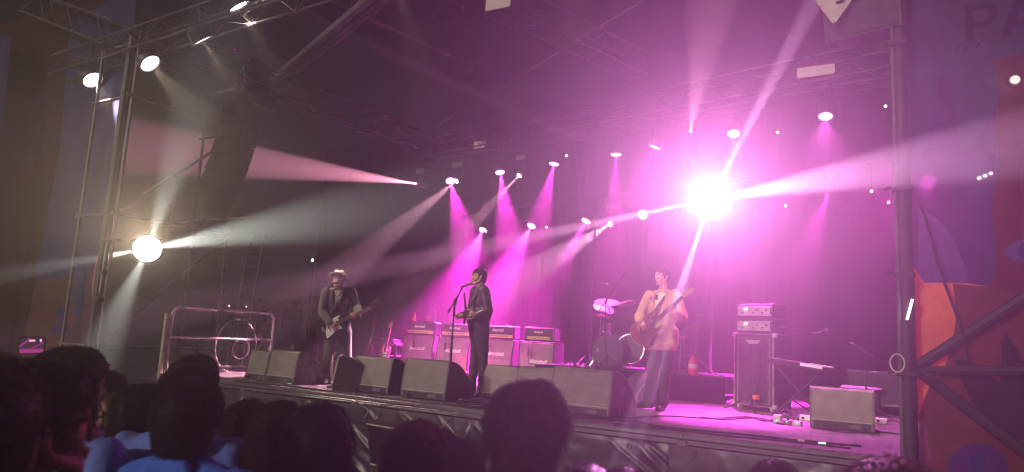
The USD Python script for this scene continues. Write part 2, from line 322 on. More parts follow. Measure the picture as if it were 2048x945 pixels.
def hand_hulls(wr, d, n, side, curl=.6, spread=.12, s=1., thumb=.7):
    """Palm, four bent fingers of unequal length and a thumb from the side of the palm: d along the hand, n out of the back of the hand."""
    d = unit(d); n = unit(n-d*np.dot(n, d)); l = np.cross(d, n)*side; hs = []
    P = lambda a, b, c: wr+(d*a+l*b+n*c)*s
    hs.append(hull([(P(.0, .012, 0), .019*s), (P(0, -.012, 0), .019*s), (P(.078, .03, 0), .0125*s), (P(.08, -.03, 0), .0115*s), (P(.088, .004, .003), .0125*s)]))
    for k, (b, L) in enumerate(((.031, .072), (.0105, .08), (-.0105, .075), (-.031, .058))):
        p = P(.083-.004*abs(k-1), b, 0); dd = unit(d+l*spread*(1.5-k)*.5); ang = 0.
        for j, (fr, r) in enumerate(((.45, .0095), (.31, .0088), (.24, .0078))):
            ang += curl*(1.0, 1.15, .8)[j]*(1+.06*k)
            q = p+(dd*math.cos(ang)-n*math.sin(ang))*L*fr*s
            hs.append(hull([(p, r*s), (q, r*s*.93)])); p = q
    p = P(.025, .03, -.004); dd = unit(d*.75+l*.75-n*thumb*.4)
    for L, r in ((.036, .0115), (.03, .0105), (.024, .0092)):
        q = p+dd*L*s; hs.append(hull([(p, r*s), (q, r*.93*s)])); p = q; dd = unit(dd+d*.35-n*.35*thumb)
    return hs
def limb(*pr): return [hull([pr[i], pr[i+1]]) for i in range(len(pr)-1)]
def figure(J, fwd, off=0., sleeves=True, part='all', cut=True, w=1.):
    """Hulls of the torso / limbs along the joints J, grown by off (clothes)."""
    f = unit(fwd); o = off; lat = unit(J['shR']-J['shL']); hl = unit(J['hipR']-J['hipL']); ms = (J['shL']+J['shR'])/2; mh = (J['hipL']+J['hipR'])/2
    up = unit(ms-mh); ch = ms-up*.17; wa = mh*.62+ms*.38
    hs = {}
    hs['torso'] = [hull([(J['shL']+lat*.035-up*.02, .058*w+o), (J['shR']-lat*.035-up*.02, .058*w+o), (ms+up*.035-f*.01, .045+o), (ch+lat*.085*w+f*.015, .092*w+o), (ch-lat*.085*w+f*.015, .092*w+o), (ch-f*.03, .085+o)]),
                   hull([(ch+lat*.08*w+f*.01, .092*w+o), (ch-lat*.08*w+f*.01, .092*w+o), (wa+lat*.06*w+f*.01, .09*w+o), (wa-lat*.06*w+f*.01, .09*w+o)]),
                   hull([(wa+lat*.06*w+f*.01, .09*w+o), (wa-lat*.06*w+f*.01, .09*w+o), (mh+hl*.07+up*.03, .098*w+o), (mh-hl*.07+up*.03, .098*w+o)])]
    hs['pelvis'] = [hull([(mh+hl*.07+up*.05, .098*w+o), (mh-hl*.07+up*.05, .098*w+o), (J['hipL']-up*.02, .085+o), (J['hipR']-up*.02, .085+o), (mh-f*.03, .09+o)])]
    hs['arms'] = []; hs['legs'] = []; hs['feet'] = []
    for s in 'LR':
        a, e, wr = J['sh'+s], J['el'+s], J['wr'+s]
        hs['arms'] += limb((a, .058+o), (a*.6+e*.4, .05+o), (e, .042+o)) + limb((e, .042+o), (e*.65+wr*.35, .042+o), (wr, .029+o*.9))
        h, k, n = J['hip'+s], J['kn'+s], J['an'+s]
        hs['legs'] += limb((h, .088+o), (h*.55+k*.45, .074+o), (k, .055+o)) + limb((k, .055+o), (k*.7+n*.3+0*f, .056+o), (n, .04+o*1.1))
        toe = J['toe'+s]; td = unit((toe-n)*[1, 1, 0]); gz = min(n[2]-.07, toe[2]); heel = n-td*.045
        hs['feet'].append([(V(*heel[:2], gz+.035), .034+o), (n-V(0, 0, .01), .04+o), (V(*(n+td*.06)[:2], gz+.042), .036+o), (V(*(toe-td*.04)[:2], gz+.03), .032+o), (V(*toe[:2], gz+.026), .026+o)])
    return hs
def foot_shoe(sp):
    h = hull(sp); b = h.bounding_box(); z = min(p[2]-r for p, r in sp)
    return h
def hair_shell(c, R, style, s=1., seed=1):
    P = lambda x, y, z, r: (c+R @ (V(x, y, z)*s), r*s)
    hs = [hull([P(0, -.03, .04, .097), P(0, .012, .058, .08)]), hull([P(0, -.04, .03, .092), P(0, -.052, -.03, .075)])]
    if style in ('short', 'curly'):
        [hs.append(hull([P(e*.045, -.028, .025, .042), P(e*.05, -.03, .0, .03)])) for e in (-1, 1)]
    if style == 'curly':
        for k in range(260):
            d = unit(rng.normal(size=3)); d[1] = -abs(d[1])*.8+.25*(d[2] > .3); d[2] = abs(d[2]) if k % 3 else d[2]; d = unit(d)
            hs.append(hull([P(*(V(0, -.03, .035)+d*.1), .007+.008*rng.random())]))
        for k in range(130):
            a, z = rng.uniform(-2.5, -.64), rng.uniform(-.15, .03); hs.append(hull([P(.078*math.cos(a)*1.05, -.02+.085*math.sin(a), z, .012+.012*rng.random())]))
        hs.append(hull([P(0, -.04, .02, .088), P(0, -.05, -.1, .062)])); hs.append(hull([P(.03, -.02, .1, .05), P(-.035, -.05, .085, .055)])); hs.append(hull([P(-.085, -.03, .03, .035), P(-.08, -.03, -.04, .03)])); hs.append(hull([P(.02, -.05, .12, .03), P(.06, -.03, .09, .03)]))
    if style in ('long', 'bob'):
        L = -.30 if style == 'long' else -.15
        for e in (-1, 1):
            hs.append(hull([P(e*.045, -.03, .02, .06), P(e*.06, -.045, L*.5, .045), P(e*.06, -.055, L, .03)]))
        hs.append(hull([P(0, -.05, 0, .085), P(0, -.07, L*.5, .06), P(0, -.075, L, .04)]))
    if style == 'fringe':
        hs[:] = [hull([P(0, -.028, .036, .092), P(0, .01, .05, .078)]), hull([P(0, -.035, .03, .087), P(0, -.05, -.02, .065)])]
        for e in (-1, 1): hs.append(hull([P(e*.05, -.012, .03, .036), P(e*.06, -.002, -.005, .02)]))
        for k in range(7): hs.append(hull([P(-.05+.017*k, .045, .085, .02), P(-.056+.0185*k, .078, .06+.004*(k % 3), .009)]))
    amp = {'short': .003, 'curly': .006, 'long': .005, 'bob': .004, 'fringe': .004}[style]
    return blob(hs, .012 if style != 'curly' else .009, 4 if style != 'curly' else 2, amp, 16, seed)
def strands(t, mesh, under, mat, n, length, width, seed=0, curl=.4, down=.5, up_only=False):
    """Loose hairs standing off the hair: curves rooted on its surface."""
    r = np.random.default_rng(seed); pts, fi = trimesh.sample.sample_surface(mesh, n, seed=seed); nr = mesh.face_normals[fi]; K = 5; out = np.zeros((n, K, 3)); out[:, 0] = pts-nr*.004
    d = nr*1.0+r.normal(size=(n, 3))*curl; d /= np.linalg.norm(d, axis=1, keepdims=True); L = length*(.4+.9*r.random(n))[:, None]
    for k in range(1, K):
        out[:, k] = out[:, k-1]+d*L/(K-1); d = d+r.normal(size=(n, 3))*curl*.35+V(0, 0, -down); d /= np.linalg.norm(d, axis=1, keepdims=True)
    b = UsdGeom.BasisCurves.Define(stage, numbered(under+'/loose_hair')); b.CreateTypeAttr('linear')
    b.CreatePointsAttr(Vt.Vec3fArray.FromNumpy(out.reshape(-1, 3).astype(np.float32))); b.CreateCurveVertexCountsAttr(Vt.IntArray.FromNumpy(np.full(n, K, np.int32)))
    wd = np.tile(np.array([1, 1, .8, .6, .25])*width, n); b.CreateWidthsAttr(Vt.FloatArray.FromNumpy(wd.astype(np.float32))); b.SetWidthsInterpolation('vertex')
    UsdShade.MaterialBindingAPI.Apply(b.GetPrim()).Bind(M[mat])
def face_parts(t, body, c, R, s=1., z=0.):
    for e in (-1, 1):
        o = c+R @ (V(e*.031, .076, .008)*s)
        ey = t.add('eye', trimesh.creation.icosphere(2, .0125*s).apply_translation(o), 'eyewhite', True, under=body)
        t.add('iris', trimesh.creation.icosphere(1, .0065*s).apply_translation(o+R @ (V(0, .0085, 0)*s)), 'iris', True, under=ey)
        t.add('eyebrow', tm(hull([(c+R @ (V(e*.046, .079, .036)*s), .004), (c+R @ (V(e*.03, .09, .042)*s), .0045), (c+R @ (V(e*.014, .093, .038)*s), .004)])), 'hair_dark', True, under=body)
    t.add('lips', tm(hull([(c+R @ (V(.02, .083, -.06)*s), .005), (c+R @ (V(-.02, .083, -.06)*s), .005), (c+R @ (V(0, .094, -.061)*s), .006)])), 'lips', True, under=body)
def head_frame(look, roll=0.):
    f = unit(look); r = unit(np.cross(f, [0, 0, 1.])); u = np.cross(r, f); return np.stack([r*math.cos(roll)+u*math.sin(roll), f, -r*math.sin(roll)+u*math.cos(roll)], 1)

# ------------------------------------------------------------------ square and sky above, haze
def sheet(x0, x1, y0, y1, z, nx=2, ny=2, amp=0., f=.5):
    X, Y = np.meshgrid(np.linspace(x0, x1, nx), np.linspace(y0, y1, ny)); P = np.stack([X, Y, np.full_like(X, z)], -1).reshape(-1, 3)
    if amp: P[:, 2] += (meshkit.fbm(P*f, 4)-.5)*2*amp
    q = np.array([[j*nx+i, j*nx+i+1, (j+1)*nx+i+1, (j+1)*nx+i] for j in range(ny-1) for i in range(nx-1)])
    return trimesh.Trimesh(P, np.vstack([q[:, [0, 1, 2]], q[:, [0, 2, 3]]]), process=False)
solo('ground', sheet(-60, 45, -60, 45, 0, 60, 60, .015), 'asphalt', kind='structure')

# ------------------------------------------------------------------ the stage
XL, XR, YB = -10.35, .12, 8.0
st = T('stage_platform', 'raised concert stage with scuffed deck, aluminium front rail and black tarpaulin skirt', 'stage', (XL, 0, 0))
nx, ny = 5, 8
for i in range(nx):
    for j in range(ny):
        a, b = XL+(XR-XL)*i/nx, XL+(XR-XL)*(i+1)/nx
        st.add('deck_panel', box(a+.003, b-.003, j+.03 if j == 0 else j+.003, j+.997, DECK-.09, DECK-.0008*((i*3+j*5) % 4), .004), 'deck', world=True)
for i in range(5):                      # front rail: a stepped aluminium profile in lengths
    a, b = XL+(XR-XL)*i/5, XL+(XR-XL)*(i+1)/5
    st.add('edge_rail', cat([box(a+.002, b-.002, -.012, .028, DECK-.105, DECK-.055, .006), box(a+.002, b-.002, .0, .028, DECK-.05, DECK-.008, .004), box(a+.002, b-.002, -.03, -.014, DECK-.1, DECK-.076, .004)]), 'alu', world=True)
    if i: st.add('rail_clip', box(a-.05, a+.05, -.04, -.02, DECK-.15, DECK-.06, .008), 'alu', world=True)
for x in np.arange(XL+.1, XR, 1.72):
    for y in (.12, 4, 7.9): st.add('leg', rod(V(x, y, 0), V(x, y, DECK-.09), .03), 'steel', world=True)
def skirt(x0, x1, seed, z0=.0, z1=DECK-.11, amp=.05):
    n, k = int((x1-x0)/.03), 34
    X, Z = np.meshgrid(np.linspace(x0, x1, n), np.linspace(z1, z0, k)); d = (z1-Z)/(z1-z0)
    r = np.random.default_rng(seed); Y = -.045-amp*(meshkit.fbm(np.stack([X*1.1+Z*1.8+seed, Z*2.2-X*.5, X*0], -1), 4, seed)-.35)*2*d**.5
    for _ in range(7):                  # taut diagonal creases running from the eyelets
        cx, sl, wd, am = x0+(x1-x0)*r.random(), r.uniform(-1.6, 1.6), r.uniform(.02, .05), r.uniform(.02, .055)
        Y -= am*min(1., amp/.075)*np.exp(-((X-cx-sl*(z1-Z))/(wd*(1+1.5*d)))**2)*np.minimum(1, d*6)*(1-.4*d)
    P = np.stack([X, Y, Z], -1).reshape(-1, 3); q = np.array([[j*n+i, (j+1)*n+i, (j+1)*n+i+1, j*n+i+1] for j in range(k-1) for i in range(n-1)])
    return trimesh.Trimesh(P, np.vstack([q[:, [0, 1, 2]], q[:, [0, 2, 3]]]), process=False)
sk = None
for i, (a, b) in enumerate(((XL, -7.2), (-7.205, -4.6), (-4.605, -2.1), (-2.105, XR))):
    p = st.add('skirt', skirt(a, b, 11+i, amp=(.06, .08, .09, .03)[i]), 'tarp', True, world=True)
    for x in np.arange(a+.25, b, .62):
        st.add('eyelet', tube([V(x+.022*math.cos(q), -.075, DECK-.17+.022*math.sin(q))-st.loc for q in np.linspace(0, 2*math.pi, 12, endpoint=False)], .006, 5, closed=True), 'steel', under=p)
st.add('torn_flap', blob([hull([(V(-4.75, -.2, .78), .02), (V(-4.45, -.18, .62), .02), (V(-4.3, -.32, .3), .02), (V(-4.62, -.3, .34), .02)])], .03, 2, .05, 7, 3), 'tarp', True, world=True)

rf = T('stage_roof', 'dark roof membrane stretched over the stage on steel rafters', 'roof', (XL, -1.2, 6.4))
def membrane():
    X, Y = np.meshgrid(np.linspace(-11.4, 1.2, 40), np.linspace(-1.3, 8.8, 30)); Z = 8.35+.9*np.cos((X+5.1)/7.2)-.04*Y+.05*np.cos(Y*2.6)
    P = np.stack([X, Y, Z], -1).reshape(-1, 3); q = np.array([[j*40+i, j*40+i+1, (j+1)*40+i+1, (j+1)*40+i] for j in range(29) for i in range(39)])
    return trimesh.Trimesh(P, np.vstack([q[:, [0, 1, 2]], q[:, [0, 2, 3]]]), process=False)
rf.add('membrane', membrane(), 'roof', True, world=True)
a, b = at(745, -8, 2, 6.75), at(548, 158, 2, 6.75)
rf.add('rafter', cat([rod(a, b, .07), rod(a+V(.2, .16, 0), b+V(.2, .16, 0), .045)]), 'steel', world=True)
for (p, q, r) in (((655, 0), (987, 150), .03), ((880, 250), (1290, 0), .02), ((500, 205), (650, 262), .03)):
    rf.add('rafter', rod(at(*p, 2, 7.2), at(*q, 2, 7.2), r), 'steel', world=True)
solo('backdrop', (lambda: (lambda X, Z: trimesh.Trimesh(np.stack([X, 8.3+.035*np.sin(X*14+.8*np.sin(X*2.3))+.012*np.sin(X*37), Z], -1).reshape(-1, 3), np.vstack([(q := np.array([[j*600+i, j*600+i+1, (j+1)*600+i+1, (j+1)*600+i] for j in range(3) for i in range(599)]))[:, [0, 1, 2]], q[:, [0, 2, 3]]]), process=False))(*np.meshgrid(np.linspace(-15.5, 1.3, 600), np.linspace(.9, 7.3, 4))))(), 'curtain', 'black pleated curtain hanging across the back of the stage', 'curtain', smooth=True)
solo('side_curtain', (lambda Y, Z: trimesh.Trimesh(np.stack([.95+.05*np.sin(Y*15), Y, Z], -1).reshape(-1, 3), np.vstack([(q := np.array([[j*200+i, j*200+i+1, (j+1)*200+i+1, (j+1)*200+i] for j in range(3) for i in range(199)]))[:, [0, 1, 2]], q[:, [0, 2, 3]]]), process=False))(*np.meshgrid(np.linspace(1.5, 8.3, 200), np.linspace(.5, 4.1, 4))), 'curtain', 'low black curtain along the right wing behind the keyboard', 'curtain', smooth=True)

# trusses
truss('front_truss', 'box truss across the stage front carrying the white lamps at upper left', at(120, 140, 1, -.75)+V(0, 0, .02), V(.4, -.75, 6.62), .34, .42)
truss('side_truss', 'box truss along the left roof edge above the hanging speaker column', V(-10.6, -.5, 6.42), V(-10.6, 6.9, 6.5), .42, .5)
zb = 6.7
truss('rear_truss', 'long box truss across the back of the roof behind the beams', at(862, 300, 2, zb), at(1822, 108, 2, zb), .45, .5)
truss('middle_truss', 'box truss running back under the roof at top centre', at(990, -4, 2, 6.8), at(1290, 140, 2, 6.8), .4, .42)
a, b = at(70, 10, 1, -.9), at(240, 75, 1, -.9)
truss('outer_truss', 'dim truss outside the roof in the top left corner', a, b, .4, .5)
for (px, py, w, ang, z, lab) in ((970, 295, .34, 0, 6.62, 'small tan placard clipped to the left half of the rear truss'), (1635, 153, .6, 0, 6.62, 'pale placard clipped to the right half of the rear truss'), (1014, 22, .42, .5, 6.62, 'pink lit placard hanging under the middle truss at top')):
    c = at(px, py, 2, z)-V(0, .26, 0)
    t = T('truss_sign', lab, 'sign', c); t.add('plate', box(-w/2, w/2, -.008, .008, -.09, .09, .004), 'cream'); t.add('hook', cat([rod(V(e*w*.4, .01, .08), V(e*w*.4, .09, .14), .006) for e in (-1, 1)]), 'dark')

# ------------------------------------------------------------------ towers, guard rail, speaker columns, printed wings
TX = -10.65
lt = T('scaffold_tower', 'tall scaffold tower with diagonal braces at the left edge of the stage', 'scaffold', (TX, 0, 0))
y0, y1 = -.74, 1.3
for y in (y0, y1):
    pole(lt, (TX, y, 0), (TX, y, 6.4)); pole(lt, (TX-1.0, y, 0), (TX-1.0, y, 6.4))
pole(lt, (TX-.12, y0-.05, 0), (TX-.12, y0-.05, 6.3), .07, 'dark', 'leg')
for z in (1.36, 3.4, 5.3, 6.2):
    pole(lt, (TX, y0-.1, z), (TX, y1+.1, z), name='ledger'); pole(lt, (TX-1.1, y0, z), (TX+.1, y0, z), name='transom'); pole(lt, (TX-1.1, y1, z-.04), (TX+.1, y1, z-.04), name='transom')
    for y in (y0, y1): clamp(lt, (TX+.03, y, z))
for a, b in (((y0, 1.4), (y1, 3.38)), ((y0, 3.45), (y1, 5.25)), ((y1, 5.3), (y0, 6.2))): pole(lt, (TX+.05, a[0], a[1]), (TX+.05, b[0], b[1]), name='diagonal')
for a, b in (((TX, 2.4), (TX-1, .4)), ((TX, 4.6), (TX-1, 3.4))): pole(lt, (a[0], y1+.06, a[1]), (b[0], y1+.06, b[1]), .02, name='diagonal')
a, b = at(217, 468, 1, y0-.06), at(200, 585, 1, y0-.06); pole(lt, a, b, .022, 'alu', 'pole_glint'); clamp(lt, a-V(0, 0, .6)); clamp(lt, a-V(0, 0, 1.0))  # short bright tube painting in the lit stretch of the front pole
pole(lt, at(205, 478, 1, y0-.1), at(240, 481, 1, y0-.1), .02, 'alu', 'putlog')
ld = T('ladder', 'aluminium ladder standing behind the left scaffold tower', 'ladder', (-11.3, 2.2, 0))
for x in (-.2, .2): ld.add('stile', rod(V(x, 0, 0), V(x, .3, 3.6), .028), 'alu')
for k in range(11): ld.add('rung', rod(V(-.2, .3*(k+1)/12.5, .28+k*.29), V(.2, .3*(k+1)/12.5, .28+k*.29), .014), 'alu')
for p0, p1, lab, r in ((at(64, 400, 1, -.5), at(20, 705, 1, -.5), 'thin outer pole left of the purple printed wing', .03),):
    d = unit(p1-p0); solo('tent_pole', rod(p0-d*3.2, p1+d*.9, r), 'steel', lab, 'pole')

MB, MT = at(1813, 640, 1, -.5), at(1795, 500, 1, -.55)
rt = T('scaffold_mast', 'thick dark mast with a thin bright tube clamped to it at right of stage', 'scaffold', (MB[0], -.5, 0))
pole(rt, (MB[0], -.5, 0), (MB[0], -.5, 6.5), .062, 'dark', 'leg', 12)
pole(rt, (MT[0], -.55, .9), (MT[0], -.55, 5.6), .015, 'steel')
for z in (4.45, 3.2, 2.5, 1.72): rt.add('coupler', cat([box(MT[0]-.03, MB[0]+.07, -.585, -.43, z-.022, z+.022, .012), rod(V(MT[0]-.09, -.57, z), V(MT[0]-.03, -.57, z+.02), .012)]), 'dark', world=True)
rt.add('wire_loop', tube([V(MT[0]-.02+.05*math.sin(q), -.6, 1.8+.07*math.cos(q)) for q in np.linspace(0, 2*math.pi, 16, endpoint=False)], .006, 5, closed=True), 'palecable', world=True)
rt.add('strap', tube(spline([at(1840, 412, 1, -.5), at(1852, 440, 1, -.5), at(1880, 540, 1, -.5), at(1918, 645, 1, -.5), at(1940, 730, 1, -.5)]), .012, 6), 'dark', world=True)
t = T('tube_light', 'short glowing white tube light fixed to the right mast', 'lamp', at(1820, 605, 1, -.6))
a, b = at(1825, 599, 1, -.6)-t.loc, at(1814, 640, 1, -.6)-t.loc
t.add('tube', rod(a, b, .009), 'stick'); t.add('holder', cat([rod(a+unit(a-b)*.03, a, .012), rod(b, b+unit(b-a)*.03, .012), rod(a+V(0, .03, 0), b+V(0, .03, 0), .01)]), 'dark')
wt = T('wing_scaffold', 'dark scaffold braces crossing the right printed wing', 'scaffold', (1.5, 0, 0))
for a, b, r in (((1832, 735), (2180, 512), .055), ((1832, 742), (2060, 742), .045), ((1832, 738), (2100, 945), .055)):
    pole(wt, at(*a, 1, -.44), at(*b, 1, -.44), r*.8, 'dark', 'diagonal')
for x in (.95, 2.3): pole(wt, (x, .02, 0), (x, .02, 5.6), .03)
for z in (.6, 1.9, 3.6, 5.2): pole(wt, (.1, -.05, z), (2.5, -.05, z), name='ledger')

def wing(name, label, base, plane, pieces, outline):
    P = [at(*q, 1, plane) for q in outline]; o = P[0]; t = T(name, label, 'banner', (o[0], plane, min(p[2] for p in P)))
    def flat(pts, k):
        q = [at(*p, 1, plane) for p in pts] if not hasattr(pts, 'exterior') else None
        return extrude(sg.Polygon([(p[0], p[2]) for p in q]), .0015, V(0, plane-.0045*k, 0), V(1, 0, 0), V(0, 0, 1))
    hull_ = sg.Polygon([(p[0], p[2]) for p in P]); taken = None; layers = []
    for nm, mat, pts in reversed(pieces):                       # printed areas butt, they do not overlap
        g = sg.Polygon([(q[0], q[2]) for q in (at(*p, 1, plane) for p in pts)]).buffer(0).intersection(hull_)
        g2 = g if taken is None else g.difference(taken.buffer(.0015)); taken = g if taken is None else taken.union(g); layers.append((nm, mat, g2))
    layers.append(('cloth', base, hull_.difference(taken.buffer(.0015)) if taken is not None else hull_))
    for nm, mat, g in layers[::-1]:
        g = sg.MultiPolygon([h for h in getattr(g, 'geoms', [g]) if h.geom_type == 'Polygon' and h.area > 1e-4])
        for h in g.geoms: t.add(nm, extrude(h, .0015, V(0, plane, 0), V(1, 0, 0), V(0, 0, 1)), mat, False, world=True)
    return t
circ = lambda x, y, rx, ry=None, n=28, a0=0, a1=360: [(x+rx*math.cos(math.radians(a)), y+(ry or rx)*math.sin(math.radians(a))) for a in np.linspace(a0, a1, n, endpoint=False)]
curve = lambda *p: [tuple(q) for q in spline([V(*a) for a in p], 6)]
wg = wing('printed_wing', 'tall printed mesh banner with violet, orange and eye shapes right of the stage', 'b_blue', -.36, [
    ('print', 'b_violet', curve((1806, 360), (1850, 300), (1868, 215), (1883, 147), (1912, 215), (1925, 300), (1960, 270), (1990, 215), (1996, 300), (1985, 470), (1960, 567), (1935, 560), (1905, 470), (1838, 412))),
    ('print', 'b_lilac', curve((1838, 415), (1885, 450), (1915, 500), (1932, 568), (1850, 566), (1836, 540))),
    ('print', 'b_red', [(1988, 120), (2300, 60), (2300, 640), (1935, 585)] + curve((1935, 580), (1985, 560), (1992, 490), (1985, 430), (1990, 380), (2002, 330), (1992, 270), (1998, 190))),
    ('print', 'b_orange_lit', [(1826, 530), (1848, 566), (1933, 567), (1985, 575), (2300, 650), (2300, 1060), (1832, 1060)]),  # orange print, brightened to paint in light coming through from behind
    ('print', 'b_brown_unlit', curve((1906, 568), (1912, 640), (1900, 700), (1885, 745), (1862, 770), (1848, 800), (1838, 830)) + [(1838, 1060), (2300, 1060), (2300, 650), (1985, 575)]),  # browner colour for the part of the print without light behind it
    ('print', 'b_dark', curve((1905, 716), (1950, 728), (2000, 765), (2003, 700), (2012, 670), (2035, 700), (2060, 745), (2130, 790), (2100, 860), (2030, 880), (1990, 850), (1940, 800))),
    ('print', 'b_lilac', curve((2003, 505), (2030, 484), (2065, 482), (2085, 500), (2065, 524), (2030, 524))),
    ('print', 'b_navy', circ(2057, 502, 20)),
    ('print', 'b_violet', circ(1955, 935, 60, 48)),
    ('print', 'b_navy', circ(1957, 925, 20, 20))],
    [(1806, -80), (2300, -160), (2300, 1060), (1836, 1060)])
p0, p1 = at(1922, 82, 1, -.37), at(1990, 66, 1, -.37)
hgt = (at(1932, 10, 1, -.37)-at(1926, 80, 1, -.37))[2]
wg.add('lettering', lettering('PA', hgt, V(p0[0], -.362, p0[2]), V(1, 0, 0), V(0, 0, 1), .002, True, 0, False), 'b_letter', False, world=True)
c = at(1872, 8, 1, -.37); wg.add('lettering', box(c[0], c[0]+.16, -.3645, -.3625, c[2], c[2]+.06), 'b_letter', False, world=True)
wg.add('scroll_mark', tube(np.vstack([spline([at(x, y, 1, -.364) for x, y in ((1912, 104), (1918, 92), (1930, 90), (1936, 98), (1928, 102), (1934, 88), (1948, 84), (1958, 90), (1950, 98), (1962, 82))])]), .0045, 5), 'b_letter', world=True)
lw = wing('printed_wing', 'tall printed mesh banner with a blue strip and peach foot left of the stage', 'b_umber', -.55, [
    ('print', 'b_blue', [(140, 40), (275, -20), (262, 110), (232, 400), (205, 545), (195, 560), (70, 560), (120, 300)]),
    ('print', 'b_violet', curve((218, 290), (232, 250), (245, 200), (240, 300), (228, 380), (218, 420), (214, 350))),
    ('print', 'b_peach', [(72, 562), (206, 548), (186, 705), (185, 760), (30, 760)]),
    ('print', 'b_blue', curve((150, 545), (176, 550), (172, 600), (160, 632), (148, 628), (142, 590))),
    ('print', 'b_pink', curve((205, 488), (192, 520), (184, 570), (188, 600), (196, 560))),  # lit edge of the banner, painted in as a pink sliver
    ('print', 'b_navy', curve((112, 625), (124, 612), (134, 622), (128, 640), (138, 662), (120, 668), (104, 664), (118, 645)))],
    [(-260, 120), (275, -30), (262, 110), (186, 705), (176, 900), (-260, 900)])
le = wing('printed_strip', 'narrow blue printed strip at the far left edge of the view', 'b_blue', -1.1, [], [(-60, 60), (22, 74), (16, 150), (2, 262), (-60, 300)])

gr = T('guard_rail', 'pale tubular guard rail with rounded corners on the left side of the deck', 'guard rail', (-10.2, .1, DECK))
def rail_pts(y0, y1, z0, z1, r=.13):
    a = [V(0, y0, z0)]
    a += [V(0, y0+r-r*math.cos(q), z1-r+r*math.sin(q)) for q in np.linspace(0, math.pi/2, 7)] + [V(0, y1-r+r*math.sin(q), z1-r+r*math.cos(q)) for q in np.linspace(0, math.pi/2, 7)]
    return a+[V(0, y1, z0)]
gr.add('frame', tube(rail_pts(.0, 2.05, .0, 1.02), .024, 8), 'rail_paint'); 
gr.add('mid_rail', rod(V(0, 0, .55), V(0, 2.05, .55), .021), 'rail_paint'); gr.add('bottom_rail', rod(V(0, 0, .08), V(0, 2.05, .08), .021), 'rail_paint'); gr.add('toe_board', box(-.012, .012, .05, 2.0, .012, .05), 'alu')
gr.add('post', box(-.03, .03, -.12, -.06, -.3, .92, .008), 'plank')
for k, (y, z, ra, rb) in enumerate(((1.35, .38, .17, .16), (1.82, .36, .12, .13), (1.2, .44, .42, .45))):
    t = T('cable_coil', ('coiled pale cable hanging left on the guard rail mid bar', 'smaller coiled pale cable hanging right on the guard rail mid bar', 'wide loop of pale cable hung over the guard rail top')[k], 'cable', (-10.16+.03*k, .1+y, DECK+z))
    for j in range(2 if k < 2 else 1): t.add('loop', tube([V(.008*j, (ra+.012*j)*math.sin(q), (rb+.01*j)*math.cos(q)) for q in np.linspace(0, 2*math.pi, 30, endpoint=False)], .007, 5, closed=True), 'palecable')

def array_box(t, c, pitch, yaw, w=.62, h=.27, d=.5, mat='paint', face='grille', side=None, sc=1.):
    R = trimesh.transformations.euler_matrix(pitch, 0, yaw); R[:3, 3] = c
    g = extrude(sg.Polygon([(-w/2, 0), (w/2, 0), (w/2*.72, d), (-w/2*.72, d)]), h-.012, V(0, 0, -h/2), V(1, 0, 0), V(0, 1, 0)).apply_transform(R)
    b = t.add('cabinet', g, mat, world=True)
    t.add('front_grille', box(-w/2+.02, w/2-.02, -.014, -.002, -h/2+.02, h/2-.03).apply_transform(R), face, world=True)
    for e in (-1, 1):
        t.add('rigging_link', box(e*w*.46-.012, e*w*.46+.012, .08, .16, -h/2-.02, h/2+.02, .006).apply_transform(R), 'dark', world=True)
la = T('speaker_column', 'curved hanging column of dark loudspeakers at the left under the side truss', 'loudspeaker', at(455, 195, 1, .5))
pts = [(466, 222), (452, 254), (436, 285), (420, 314), (402, 342), (383, 369)]
for k, q in enumerate(pts): array_box(la, at(*q, 1, .5)+V(0, .06*k, 0), -.05-.1*k, .12, w=.5, h=.33, mat='array_paint', face='array_paint')
c = at(470, 198, 1, .6); la.add('flying_frame', cat([box(c[0]-.3, c[0]+.3, c[1]-.25, c[1]+.3, c[2]+.02, c[2]+.07, .01), rod(c+V(-.2, 0, .05), c+V(0, .1, .6), .008), rod(c+V(.2, 0, .05), c+V(0, .1, .6), .008)]), 'steel', world=True)
ra = T('speaker_column', 'hanging loudspeakers with a cream front panel at the top right by the mast', 'loudspeaker', at(1700, 0, 1, -.55))
R = trimesh.transformations.euler_matrix(0, -.12, 0)
for k in range(3):
    c = at(1722, 34, 1, -.55)+V(.02*k, .02*k, .31*k)
    array_box(ra, c, .2-.06*k, -.25, w=.62, h=.3, d=.5)
q = [at(*p, 1, -.62) for p in ((1622, -14), (1668, 47), (1712, -14))]; o = q[0]
pan = extrude(sg.Polygon([(p[0], p[2]) for p in q]).buffer(.012), .03, V(0, -.6, 0), V(1, 0, 0), V(0, 0, 1)); ra.add('end_panel', pan, 'cream', world=True)
g = [at(*p, 1, -.64) for p in ((1672, 6), (1685, 2), (1691, -10))]; ra.add('emblem', tube(spline(g), .012, 6), 'dark', world=True)
for p in ((1640, 14), (1668, 46), (1672, 50)): ra.add('quick_pin', trimesh.creation.icosphere(1, .012).apply_translation(at(*p, 1, -.64)), 'chrome', world=True)
ra.add('safety_wire', tube(bez(at(1672, 48, 1, -.62), at(1690, 75, 1, -.5), at(1728, 104, 1, -.4)), .004, 4), 'chrome', world=True)

